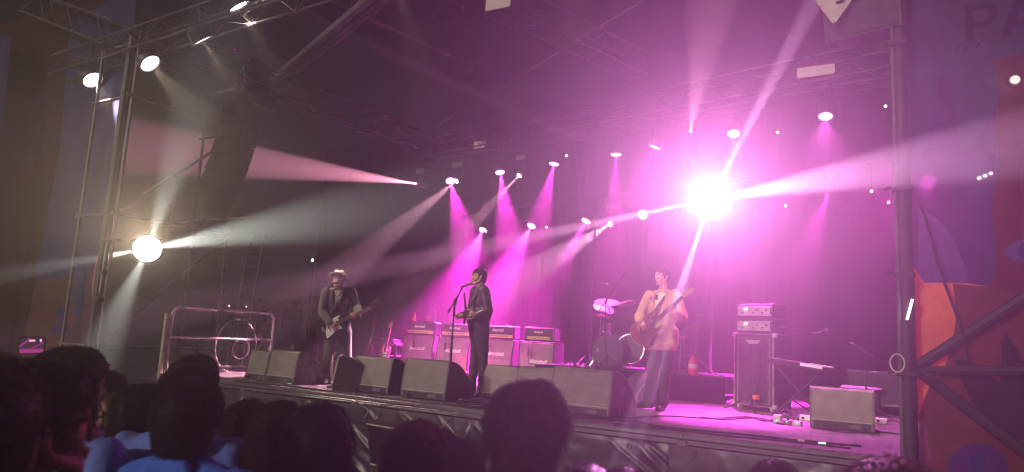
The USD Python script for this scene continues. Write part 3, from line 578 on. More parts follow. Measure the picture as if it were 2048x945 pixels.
# ------------------------------------------------------------------ lamps over the stage
FT = -.75
WHITE = (1, .8, .58)
for k, (px, py, ax_, ay, az) in enumerate(((185, 160, -7., .5, .8), (300, 127, -5.5, 1., 1.), (405, 80, -7.6, 3.2, 1.), (478, 12, -6.2, 3., 1.))):
    p = at(px, py, 1, FT-.02)
    par_can(['white lamp hanging from the left end of the front truss, pink yoke above', 'white lamp under the front truss, second from its left end', 'white lamp seen edge on under the front truss, third from its left end', 'white lamp at the top edge of the view, right of the front truss'][k], p, V(ax_, ay, az), max(.35, 6.28-p[2]), 'white', .16, 'white lamps on the front truss', (WHITE, (600, 330, 600, 600)[k], 16, .6))
for x, tx in ((-5.4, -5.4), (-3.2, -3.2), (-1.6, -1.2)):
    p = V(x, FT, 6.05); par_can(f'white lamp on the front truss above the {"singer" if x < -5 else "bass player" if x < -3 else "right wedge"}, out of view', p, V(tx, 2.2, 1.6), .4, 'white', .13, 'white lamps on the front truss', (WHITE, 260, 17, .6))
# rear lamps: magenta
MAG = (1, .04, .72)
ZU, ZL = 5.55, 4.35
upper = [(900, 362), (1000, 345), (1108, 328), (1232, 309), (1310, 294), (1467, 268), (1651, 233)]
lower = [(966, 461), (1063, 452), (1172, 442), (1285, 430), (1657, 388), (1856, 364)]
ordn = ['first', 'second', 'third', 'fourth', 'fifth', 'sixth', 'seventh']
PU = [at(*q, 2, ZU) for q in upper]; PL = [at(*q, 2, ZL) for q in lower]
solo('lamp_bar', rod(PU[0]+V(-.8, 0, .42), PU[-1]+V(1.2, 0, .42), .026), 'dark', 'dark pipe under the rear truss carrying the upper row of lamps', 'pipe')
solo('lamp_bar', rod(PL[0]+V(-.6, 0, .42), PL[-1]+V(.6, 0, .42), .026), 'dark', 'dark pipe carrying the lower row of lamps across the stage back', 'pipe')
for x in (.0, .36, .58, 1.):
    c = PL[0]*(1-x)+PL[-1]*x; solo('stand_pipe', rod(V(c[0], c[1]+.06, DECK), V(c[0], c[1]+.06, ZL+.5), .03), 'dark', ['leftmost', 'second', 'third', 'rightmost'][[.0, .36, .58, 1.].index(x)]+' upright pipe holding the lower row of lamps', 'pipe')
tgt = lambda px, py, y: at(px, py, 1, y)
aimU = [tgt(952, 560, 5.6), tgt(1030, 560, 5.8), tgt(1066, 500, 5.6), tgt(1226, 460, 5.6), tgt(1262, 400, 5.4), at(1440, 828, 2, DECK), tgt(1640, 560, 3.6)]
aimL = [tgt(880, 640, 5.4), tgt(960, 640, 5.2), tgt(1062, 650, 5.2), None, tgt(1590, 560, 5.2), None]
specU = [(9000, 12), (16000, 14), (15000, 14), (9000, 12), (6000, 13), (5200, 15), (650, 34)]
specL = [(20000, 17), (22000, 16), (9000, 14), None, (6500, 20), (200, 20)]
PINKW = (.9, .12, .75)
for k, p in enumerate(PU):
    par_can(f'magenta LED lamp, {ordn[k]} from the left in the upper rear row', p, aimU[k], .42, 'led', .115, 'upper row of magenta lamps', (MAG if k < 6 else PINKW, *specU[k], .7 if k < 5 else .9))
for k, p in enumerate(PL):
    par_can(f'magenta LED lamp, {ordn[k]} from the left in the lower rear row' if k < 5 else 'dim magenta LED lamp seen through the printed wing right of the mast', p, aimL[k] if aimL[k] is not None else p+V(-.3, -3., -1.2), .42, 'led' if k < 5 else 'dim', .11, 'lower row of magenta lamps' if k < 5 else None, (MAG, *specL[k], .9) if specL[k] else None)
# moving heads
ROSE = (1, .36, .56)
p = at(833, 368, 2, 5.5); moving_head('moving head throwing a wide rose beam to the upper left', p, at(440, 316, 1, 4.3), .5, 'hot', (ROSE, 150000, 6.6, .35))
p = at(912, 363, 2, 5.45); moving_head('moving head with a long beam down to the man in the hat', p, at(600, 615, 1, 2.2), .5, 'hot', ((1, .48, .68), 7500, 5.2, .3), size=.06)
p = at(1038, 352, 2, 5.5); moving_head('moving head right of the second upper lamp with a beam down left', p, at(890, 505, 1, 4.5), .5, 'hot', ((1, .45, .68), 6500, 5, .3), size=.06)
p = at(1220, 449, 2, 4.4); moving_head('moving head beside the big glare with a beam down left over the amplifiers', p, at(1000, 585, 1, 4.0), .4, 'hot', ((1, .5, .8), 6500, 7, .3), size=.06)
p = at(1380, 268, 2, 5.5); moving_head('moving head pointing straight up with a fan of rose light', p, at(1425, -10, 1, 4.9), -.5, 'hot', ((1, .42, .68), 15000, 12, .3))
BIG = at(1420, 400, 1, 5.4)
BEAM = ((1, .55, .95), 1500, 1.5, .35)
moving_head('blinding white moving head pointed straight at the crowd', BIG, EYE+V(0, 0, .1), -.4, 'hot', ((1, .29, .88), 7200, 4.6, 1.), size=.3, lens_r=.36, added_beams=[
    (EYE+V(0, 0, .1), ((1, .12, .75), 110, 22, 1.)),
    (at(2100, 278, 1, -4.0), ((1, .5, .95), 30000, .9, .5)), (at(730, 543, 1, -1.2), ((1, .45, .8), 75000, 1.25, .5)), (at(960, 190, 1, .6), ((1, .45, .8), 30000, .8, .6)), (at(1640, -20, 1, .4), ((1, .5, .95), 34000, 1.3, .5)), (at(1243, 935, 1, -1.0), ((.9, .55, 1), 32000, 1.1, .5))])  # added narrow beams drawing lens flare streaks, no lamps of the stage
solo('stand_pipe', rod(V(BIG[0], BIG[1]+.14, 1.4), V(BIG[0], BIG[1]+.14, BIG[2]-.35), .035), 'dark', 'upright pipe under the blinding white lamp', 'pipe')
LB = at(295, 498, 1, .9)
t = par_can('round warm flood lamp glowing yellow white in the left scaffold tower', LB, EYE+V(-.6, 0, .7), .42, 'hot', .26, None, ((1, .80, .52), 560, 5.5, 1.), cells=False)
for q, pw in ((at(-80, 566, 1, -3.2), 17000), (at(740, 420, 1, -2.6), 6500), (at(352, 330, 1, -2.2), 1900), (at(196, 715, 1, -3.0), 1900)): spotlight(t, LB+unit(EYE-LB)*.12+unit(q-LB)*.05, q, (.88, 1, .9), pw, 2.1, .9)  # added beams tracing flare streaks around the flood lamp
spotlight(t, LB+unit(EYE-LB)*.04, EYE+V(-.6, 0, .7), (1, .76, .52), 14, 38, 1.)
wl = at(300, 452, 1, .9); solo('lamp_bar', rod(V(TX-1, .9, wl[2]+.05), V(TX+.9, .9, wl[2]+.05), .024), 'steel', 'short pipe in the left tower carrying the warm flood lamp', 'pipe')
for k, (px, py, z, lab) in enumerate(((1133, 312, 5.6, 'small white pin lamp under the rear truss right of the third upper lamp'), (1093, 455, 4.35, 'small white pin lamp beside the second lower lamp'), (1743, 383, 4.35, 'small white pin lamp left of the mast in the lower row'), (1771, 213, 5.6, 'small pinkish pin lamp high beside the mast'), (1555, 265, 5.6, 'faint pin lamp right of the sixth upper lamp'), (1571, 412, 4.3, 'faint pin lamp at the right edge of the big glare'), (1777, 405, 4.3, 'tiny pin lamp touching the mast'))):
    p = at(px, py, 2, z); t = T('pin_lamp', lab, 'lamp', p); d = unit(EYE-p)
    h = t.add('body', lathe([(0, -.14), (.03, -.14), (.034, -.01), (.026, 0), (0, 0)], 10, d), 'paint'); t.add('lens', lathe([(0, 0), (.022, 0), (.015, .008), (0, .01)], 10, d), 'tiny', under=h); t.add('hanger', rod(-d*.07, -d*.07+V(0, 0, .35), .008), 'dark')
p = at(625, 521, 1, 6.2); t = T('work_lamp', 'single white work lamp on a pole behind the man in the hat', 'lamp', (p[0], p[1], DECK))
t.add('pole', rod(V(0, .05, 0), V(0, .05, p[2]-DECK), .02), 'dark'); t.add('housing', lathe([(0, -.1), (.05, -.1), (.055, 0), (0, 0)], 12, (0, -1, 0), V(0, 0, p[2]-DECK)), 'paint'); t.add('lens', lathe([(0, 0), (.042, 0), (.03, .01), (0, .012)], 12, (0, -1, 0), V(0, -.002, p[2]-DECK)), 'lampglow')
for k, (px, py, lab) in enumerate(((2030, 160, 'bright lamp shining through the upper right of the printed wing'), (1970, 352, 'trio of small white diodes seen through the printed wing'))):
    p = at(px, py, 1, 1.6); t = T('wing_lamp', lab, 'lamp', p); d = unit(EYE-p); fm = frame_z(d)
    h = t.add('housing', lathe([(0, -.2), (.08, -.18), (.09, -.01), (.08, 0), (0, 0)], 14, d), 'paint')
    for j in range(1 if k == 0 else 3):
        o = fm[0, :3]*(.05*(j-1) if k else 0)+fm[1, :3]*(.02*(j-1) if k else 0); t.add('lens', lathe([(0, 0), (.045 if k == 0 else .02, 0), (.02, .015), (0, .016)], 12, d, o+d*.003), 'lampglow', under=h)
    t.add('bracket', rod(-d*.1, -d*.1+V(0, .2, .3), .015), 'dark')
    spotlight(t, p+d*.05, p+d*2+V(-.5, -.4, -.3), (1, .75, .7), 25, 16, .5)
p = at(345, 420, 1, .6); t = T('hanging_spotlight', 'slim pink lit spotlight hanging under the left tower ledger', 'stage lamp', p)
t.add('body', lathe([(0, -.3), (.045, -.29), (.05, -.1), (.042, .1), (.05, .2), (.05, .28), (0, .28)], 14, (.12, 0, 1)), 'alu'); t.add('bracket', cat([box(-.09, .0, -.02, .02, .05, .12, .01), rod(V(.02, 0, .28), V(.02, 0, .5), .012)]), 'alu'); t.add('cap', box(-.09, .05, -.05, .05, -.33, -.29, .01), 'alu')

# ------------------------------------------------------------------ floor monitors
def wedge(label, loc, yaw, w=.66, s=1., tape=False, name='floor_monitor'):
    """The audience sees the tall back; the sloping grille faces into the stage. Local +y points into the stage."""
    t = T(name, label, 'floor monitor', loc, 'floor monitors along the stage front', rot=yaw)
    prof = [(0, .012), (.0, .1), (.05, .44), (.09, .465)] + [(x, y) for x, y in bez((.09, .465), (.3, .44), (.5, .3), (.58, .12), n=8)[1:]] + [(.57, .012)]
    prof = [(a*s, b*s) for a, b in prof]; w *= s
    g = sg.Polygon(prof)
    inn = g.buffer(-.006)
    b = t.add('cabinet', cat([extrude(g.buffer(-.008).buffer(.008, 4), w-.04, V(-w/2+.02, 0, 0), V(0, 1, 0), V(0, 0, 1))]), 'monitor')
    for e in (-1, 1):
        x = -w/2 if e < 0 else w/2-.02
        hole = affinity.translate(affinity.rotate(rrect(.13*s, .035*s, .016*s), -38), .33*s, .33*s)
        p = t.add('side_panel', extrude(g.buffer(.004).difference(hole), .02, V(x, 0, 0), V(0, 1, 0), V(0, 0, 1)), 'monitor_side')
        t.add('handle', extrude(hole, .004, V(x+.012 if e < 0 else x+.004, 0, 0), V(0, 1, 0), V(0, 0, 1)), 'rubber', under=p)
        t.add('socket', lathe([(0, 0), (.02, 0), (.02, .004), (.008, .006), (0, .006)], 12, (e, 0, 0), V(x+(0 if e < 0 else .02), .3*s, .12*s)), 'steel', under=p)
        t.add('worn_edge', tube([V(x+(.002 if e < 0 else .018), a, c) for a, c in prof[1:12]], .0045, 5), 'worn')
    t.add('worn_edge', tube([V(-w/2+.02, .098*s*.0-.002, .1*s), V(0, -.003, .1*s), V(w/2-.02, -.002, .1*s)], .004, 5), 'worn')
    t.add('back_panel', box(-w/2+.035, w/2-.035, -.004, .001, .02, .09, .002), 'rubber')
    t.add('connector_plate', box(w*.12, w*.3, -.008, -.002, .03, .07, .002), 'steel')
    for k in (-.32, -.26): t.add('plug', rod(V(w*k, .0, .045), V(w*k, -.06, .035), .011), 'chrome' if k < -.3 else 'rubber')
    s0, s1 = V(0, .11*s, .455*s), V(0, .56*s, .13*s)
    gp = bez((.12*s, .462*s), (.31*s, .435*s), (.5*s, .295*s), (.572*s, .14*s), n=8)
    gg = sg.LineString(gp).buffer(.009, cap_style=2); t.add('front_grille', extrude(gg, w-.07, V(-w/2+.035, 0, 0), V(0, 1, 0), V(0, 0, 1)), 'grille')
    if tape: t.add('tape', box(w/2+.001, w/2+.004, .22, .25, .02, .13), 'red')
    return t
fl = lambda px, py: at(px, py, 2, DECK)
def wedge_at(label, bl, br, yaw_add=0., **k):               # back bottom corners in the photograph
    a, b = fl(*bl), fl(*br); m = (a+b)/2; yaw = math.atan2((b-a)[1], (b-a)[0])+yaw_add
    return wedge(label, V(m[0], m[1], DECK), yaw, np.clip(np.linalg.norm(b-a), .5, .8), **k)
def wedge_c(label, corner, yaw, w, side=1, **k):            # one back bottom corner and a heading
    c = fl(*corner); ax = V(math.cos(yaw), math.sin(yaw), 0)
    m = c-ax*side*w/2; return wedge(label, V(m[0], m[1], DECK), yaw, w, **k)
wedge_c('leftmost floor monitor, half hidden by its neighbour beside the guard rail', (531, 763), -.12, .55, s=.92)
wedge_c('floor monitor second from the left, in front of the guard rail', (587, 770), -.06, .62, s=1.0)
wedge_c('floor monitor turned sideways at the feet of the man in the hat', (662, 779), -.75, .3, -1, s=1.02)
wedge_c('floor monitor left of the singer\'s microphone stand', (775, 791), -.02, .68, s=1.02)
wedge_c('floor monitor at the feet of the singer in the leather jacket', (887, 804), .0, .66, s=1.06)
wedge_c('floor monitor just right of the singer\'s shoes', (1045, 808), .05, .62, s=.98)
wedge_c('floor monitor behind the curly head, left of the largest one', (1118, 818), -.02, .64, s=1.02)
wedge_c('scuffed floor monitor with red tape left of the bass player', (1212, 837), -.12, .72, s=1.12, tape=True)
wedge_c('floor monitor seen from its side behind the bass player\'s shoes', (1338, 812), 2.55, .5, -1, s=.95, tape=True)
wedge_c('wide worn floor monitor at the right end of the deck', (1750, 868), .05, .66, s=1.0)
# front fill speaker below the stage lip
p = at(800, 900, 1, -.75)
ff = T('front_fill', 'black loudspeaker with a glossy screen of grille tilted below the stage lip', 'loudspeaker', (p[0], -.72, .0), rot=-.12)
ff.add('cabinet', extrude(sg.Polygon([(0, .36), (-.1, .80), (.1, .86), (.5, .66), (.5, .36)]), .95, V(-.475, 0, 0), V(0, 1, 0), V(0, 0, 1)), 'paint')
ff.add('front_grille', box(-.44, .44, -.012, 0, .03, .43, .004).apply_transform(trimesh.transformations.rotation_matrix(math.atan2(.1, .44), [1, 0, 0])).apply_translation([0, .0, .36]), 'screen_glass')
ff.add('trim', cat([rod(V(-.47, -.104, .80), V(.47, -.104, .80), .008), rod(V(-.47, -.004, .36), V(.47, -.004, .36), .008), rod(V(.475, -.1, .8), V(.475, .1, .86), .008)]), 'worn'); ff.add('grille_bar', box(.1, .112, -.075, -.06, .36, .8).apply_transform(np.eye(4)), 'monitor_side')
sb = T('subwoofer', 'black subwoofer box standing on the ground under the front fill speaker', 'loudspeaker', (p[0]+.05, -.62, 0), rot=-.12)
sb.add('cabinet', box(-.55, .55, -.1, .52, .02, .355, .015), 'paint'); sb.add('front_grille', box(-.5, .5, -.112, -.1, .05, .32, .004), 'grille')
for e in (-1, 1): sb.add('foot', box(e*.45-.03, e*.45+.03, 0, .4, 0, .02), 'rubber')

# ------------------------------------------------------------------ amplifiers
def amp_head(label, loc, yaw, w=.72, panel='gold', wide=True):
    t = T('amplifier_head', label, 'amplifier', loc, 'guitar amplifiers at the back of the stage', rot=yaw); h = .27
    b = t.add('case', box(-w/2, w/2, 0, .24, .012, h, .02), 'tolex')
    t.add('piping', tube([V(-w/2+.025, -.002, .035), V(w/2-.025, -.002, .035), V(w/2-.025, -.002, h-.025), V(-w/2+.025, -.002, h-.025)], .0035, 5, closed=True), 'piping')
    pw = .46 if not wide else w/2-.03
    p = t.add('control_panel', box(-pw if wide else -w/2+.08, pw if wide else w/2-.1, -.006, 0, .035, .095, .002), panel)
    for k in range(9): t.add('knob', lathe([(0, 0), (.011, 0), (.009, .018), (0, .018)], 10, (0, -1, 0), V(-.2+.05*k, -.006, .065)), 'rubber', under=p)
    t.add('lettering', lettering('Marshall', .046 if wide else .036, V(-.02, -.001, .175), V(1, 0, 0), V(0, 0, 1), .005, True, .22), 'white')
    t.add('handle', tube([V(-.11, .12, h), V(-.09, .12, h+.03), V(.09, .12, h+.03), V(.11, .12, h)], .011, 6), 'rubber')
    for e in (-1, 1): t.add('foot', cat([box(e*w*.42-.02, e*w*.42+.02, y, y+.04, 0, .012) for y in (.02, .18)]), 'rubber')
    return t
def cabinet(label, loc, yaw, slant=True, w=.76):
    t = T('speaker_cabinet', label, 'speaker cabinet', loc, 'guitar amplifiers at the back of the stage', rot=yaw); h = .76
    pr = [(0, .04), (0, .40), (.075, h), (.36, h), (.36, .04)] if slant else [(0, .04), (0, h), (.36, h), (.36, .04)]
    t.add('case', extrude(sg.Polygon(pr).buffer(-.01).buffer(.01, 3), w, V(-w/2, 0, 0), V(0, 1, 0), V(0, 0, 1)), 'tolex')
    c = w/2-.035
    if slant:
        t.add('grille_cloth', box(-c, c, -.008, .0, .075, .40, .003), 'cloth')
        R = trimesh.transformations.rotation_matrix(-math.atan2(.075, .36), [1, 0, 0]); up = box(-c, c, -.008, .001, .005, .335, .003); up.apply_transform(R); up.apply_translation([0, -.001, .40]); t.add('grille_cloth', up, 'cloth')
        fr = [V(-c, -.009, .072), V(c, -.009, .072), V(c, -.009, .4), V(c, .06, .735), V(-c, .06, .735), V(-c, -.009, .4)]
        t.add('lettering', lettering('Marshall', .066, V(-.0, .012, .49), V(1, 0, 0), unit(V(0, .075, .36)), .008, True, .22), 'white')
    else:
        t.add('grille_cloth', box(-c, c, -.008, .0, .075, h-.035, .003), 'cloth'); fr = [V(-c, -.009, .072), V(c, -.009, .072), V(c, -.009, h-.032), V(-c, -.009, h-.032)]
        t.add('lettering', lettering('Marshall', .066, V(.05, -.01, .40), V(1, 0, 0), V(0, 0, 1), .008, True, .22), 'white')
    t.add('piping', tube(fr, .005, 5, closed=True), 'piping')
    for e in (-1, 1):
        for k in (.0, 1): t.add('castor', lathe([(0, -.012), (.02, -.012), (.02, .012), (0, .012)], 10, (1, 0, 0), V(e*w*.42, .06+.24*k, .02)), 'rubber')
        t.add('corner', box(e*w/2-(.03 if e > 0 else .003), e*w/2+(.003 if e > 0 else .03), .06 if slant else -.004, .11, h-.03, h+.003, .004), 'rubber')
    return t
YC = 4.75
xs = []
amps = [((811, 652), (866, 653), 'black guitar amplifier leftmost of four, with a bottle and cup on it', 'leftmost slanted speaker cabinet of the amplifier row', True), ((880, 655), (938, 658), 'black guitar amplifier with a glass on it, left of the singer', 'slanted speaker cabinet behind the singer\'s microphone stand', True),
        ((975, 655), (1028, 660), 'black guitar amplifier just right of the singer\'s hip', 'slanted speaker cabinet right of the singer\'s legs', True), ((1043, 657), (1112, 661), 'black guitar amplifier rightmost of four, beside the drum riser', 'straight fronted speaker cabinet beside the drum riser', False)]
for k, (a, b, l1, l2, sl) in enumerate(amps):
    A, B = at(*a, 1, YC), at(*b, 1, YC); x = A[0]+.36 if k != 2 else B[0]-.36; yaw = (.06, .03, -.02, -.05)[k]
    cabinet(l2, (x, YC-.04, DECK+.02), yaw, sl); amp_head(l1, (x, YC+.04, DECK+.782), yaw, .70 if k < 3 else .66, 'gold', k != 3); xs.append(x)
    m = T('clip_microphone', f'dark microphone hanging in front of the {["first", "second", "third", "fourth"][k]} speaker cabinet from the left', 'microphone', (x-.12+.1*(k == 0), YC-.12, DECK+.52))
    m.add('body', rod(V(0, 0, 0), V(0, -.005, .14), .022), 'rubber'); m.add('lead', tube(bez(V(0, 0, .14), V(.0, -.02, .24), V(.02, .06, .27)), .006, 5), 'cable'); 
    m.add('lead', tube(bez(V(0, -.0, .02), V(.03, -.05, -.2), V(.1, -.1, -.49)), .005, 5), 'cable')
top = DECK+.782+.27
t = T('sauce_bottle', 'small orange labelled bottle at the left end of the first amplifier', 'bottle', (xs[0]-.24, YC+.12, top)); t.add('glass', lathe([(0, 0), (.035, 0), (.035, .11), (.014, .15), (.014, .19), (0, .19)], 14), 'wood'); t.add('label_band', lathe([(.0355, .03), (.036, .03), (.036, .09), (.0355, .09)], 14), 'orange'); t.add('cap', lathe([(0, .185), (.016, .185), (.016, .205), (0, .205)], 10), 'red')
t = T('drink_tub', 'clear tub of red drink on the first amplifier', 'cup', (xs[0]+.13, YC+.12, top)); t.add('tub', lathe([(0, 0), (.06, 0), (.075, .13), (.071, .13), (.057, .006), (0, .006)], 16), 'clear'); t.add('drink', lathe([(0, .008), (.056, .008), (.063, .07), (0, .07)], 16), 'redglass')
t = T('water_bottle', 'clear water bottle at the right end of the first amplifier', 'bottle', (xs[0]+.29, YC+.12, top)); t.add('bottle', lathe([(0, 0), (.032, 0), (.033, .15), (.014, .19), (.014, .21), (0, .21)], 14), 'clear'); t.add('cap', lathe([(0, .208), (.016, .208), (.016, .225), (0, .225)], 10), 'white')
t = T('plastic_cup', 'clear plastic cup on the second amplifier', 'cup', (xs[1]-.16, YC+.12, top)); t.add('cup', lathe([(0, 0), (.036, 0), (.048, .14), (.045, .14), (.033, .005), (0, .005)], 16), 'clear'); t.add('drink', lathe([(0, .007), (.033, .007), (.041, .09), (0, .09)], 16), 'clear')
for x, y, lab in ((xs[0]+.15, YC-.32, 'red crate on the deck behind the monitors, left of the singer\'s stand'), (xs[1]+.35, YC-.3, 'low red crate behind the singer\'s monitor')):
    t = T('red_crate', lab, 'crate', (x, y, DECK)); t.add('tray', box(-.2, .2, -.12, .12, 0, .14, .015), 'red'); t.add('label_patch', box(.06, .12, -.124, -.12, .04, .1), 'white')
# bass rig
a, b = fl(1467, 815), fl(1548, 826); m = (a+b)/2; bw = np.linalg.norm(b-a); byaw = math.atan2((b-a)[1], (b-a)[0])
BC = V(m[0], m[1], DECK); bh = .02+(at(1468, 668, 1, a[1])[2]-DECK)
bc = T('bass_cabinet', 'tall black bass speaker cabinet with pale edges and eight speakers', 'speaker cabinet', BC, rot=byaw)
bc.add('case', box(-bw/2, bw/2, 0, .42, .05, bh, .02), 'tolex')
for k, (i0, i1, z0_, z1_) in enumerate(((.012, .012, .065, bh-.015), (.075, .075, .1, bh-.08))):
    bc.add('edge_trim', tube([V(-bw/2+i0, -.003, z0_), V(bw/2-i1, -.003, z0_), V(bw/2-i1, -.003, z1_), V(-bw/2+i0, -.003, z1_)], .009 if k == 0 else .005, 6, closed=True), 'piping')
bc.add('front_grille', box(-bw/2+.08, bw/2-.08, -.006, 0, .105, bh-.085, .003), 'grille')
for i in range(2):
    for j in range(4):
        c = V((i-.5)*(bw-.2)/2, -.007, .1+(bh-.19)*(j+.5)/4); bc.add('speaker_ring', tube([c+V(.088*math.cos(q), -.002, .1*math.sin(q)) for q in np.linspace(0, 2*math.pi, 22, endpoint=False)], .006, 5, closed=True), 'rubber')
pl = sg.Polygon([(-.13, .03), (.13, .03), (.08, -.025), (-.08, -.025)]); bc.add('badge', extrude(pl, .006, V(0, -.008, bh-.13), V(1, 0, 0), V(0, 0, 1)), 'silver')
for e in (-1, 1):
    bc.add('corner', box(e*bw/2-.03, e*bw/2+.03, -.012, .05, .045, .1, .008), 'silver'); bc.add('corner', box(e*bw/2-.03, e*bw/2+.03, -.012, .05, bh-.06, bh+.006, .008), 'silver')
    bc.add('castor', cat([lathe([(0, -.015), (.03, -.015), (.03, .015), (0, .015)], 12, (1, 0, 0), V(e*(bw/2-.06), y, .03)) for y in (.05, .35)]), 'white')
for k, z in enumerate((0., .215)):
    t = T('bass_amplifier', ('lower', 'upper')[k]+' of two silver faced bass amplifiers on the tall cabinet', 'amplifier', BC+V(.0, .02, bh+.012+z), rot=byaw)
    t.add('case', box(-.31, .31, .01, .36, .0, .195, .008), 'tolex'); p = t.add('face', box(-.285, .285, -.002, .01, .02, .16, .003), 'silver')
    d = sg.Point(0, 0).buffer(.04, 10).intersection(sg.box(-.05, 0, .05, .05)); t.add('meter', extrude(d, .004, V(-.13, -.003, .1), V(1, 0, 0), V(0, 0, 1)), 'vu', under=p)
    for j in range(7): t.add('knob', lathe([(0, 0), (.013, 0), (.01, .016), (0, .016)], 10, (0, -1, 0), V(-.19+.075*j+(.03 if j else 0), -.003, .065+.04*(j % 2))), 'rubber', under=p)
    for e in (-1, 1): t.add('rack_handle', tube([V(e*.295, .0, .04), V(e*.295, -.03, .05), V(e*.295, -.03, .14), V(e*.295, 0, .15)], .006, 5), 'dark')

# ------------------------------------------------------------------ microphone stands
def mic(t, p, d, under=None, s=1.):
    d = unit(d); b = t.add('microphone', lathe([(0, 0), (.012*s, 0), (.019*s, .12*s), (.02*s, .14*s), (0, .14*s)], 12, d, p), 'rubber', under=under)
    t.add('mic_head', lathe([(0, .138*s), (.021*s, .138*s), (.027*s, .165*s), (.02*s, .188*s), (0, .194*s)], 14, d, p), 'steel', under=b)
def mic_stand(label, base, top, tip, tripod=True, mic_dir=None, rad=.011, mat='dark', back=.15, with_mic=True, legs=.3, yaw=.3):
    base, top, tip = V(*base), V(*top), V(*tip); t = T('microphone_stand', label, 'microphone stand', base)
    tp, ti = top-base, tip-base; t.add('tube', rod(V(0, 0, .05), tp*V(1, 1, .62), rad*1.25), mat); t.add('tube', rod(tp*V(1, 1, .6), tp, rad*.85), mat); d = unit(ti-tp)
    t.add('collar', rod(tp*V(1, 1, .6), tp*V(1, 1, .63), rad*1.9), 'rubber'); t.add('clutch', tm(hull([(tp, .022), (tp+V(.0, 0, -.05), .016), (tp+d*.03, .018)])), 'rubber')
    t.add('boom', rod(tp-d*back, ti, rad*.8), mat); t.add('counterweight', rod(tp-d*(back+.06), tp-d*back, .017), 'rubber')
    if tripod:
        for k in range(3):
            q = yaw+k*2.094; e = V(math.cos(q)*legs, math.sin(q)*legs, .012); t.add('tripod_leg', rod(V(0, 0, .2), e, .009), mat); t.add('foot', rod(e-V(0, 0, .005), e+V(math.cos(q)*.03, math.sin(q)*.03, 0), .012), 'rubber')
        t.add('hub', rod(V(0, 0, .17), V(0, 0, .24), .02), 'rubber')
    else: t.add('base_plate', lathe([(0, 0), (.14, 0), (.13, .022), (.03, .035), (0, .035)], 24), 'dark')
    if with_mic: mic(t, ti-unit(mic_dir if mic_dir is not None else d)*.05, mic_dir if mic_dir is not None else d)
    return t

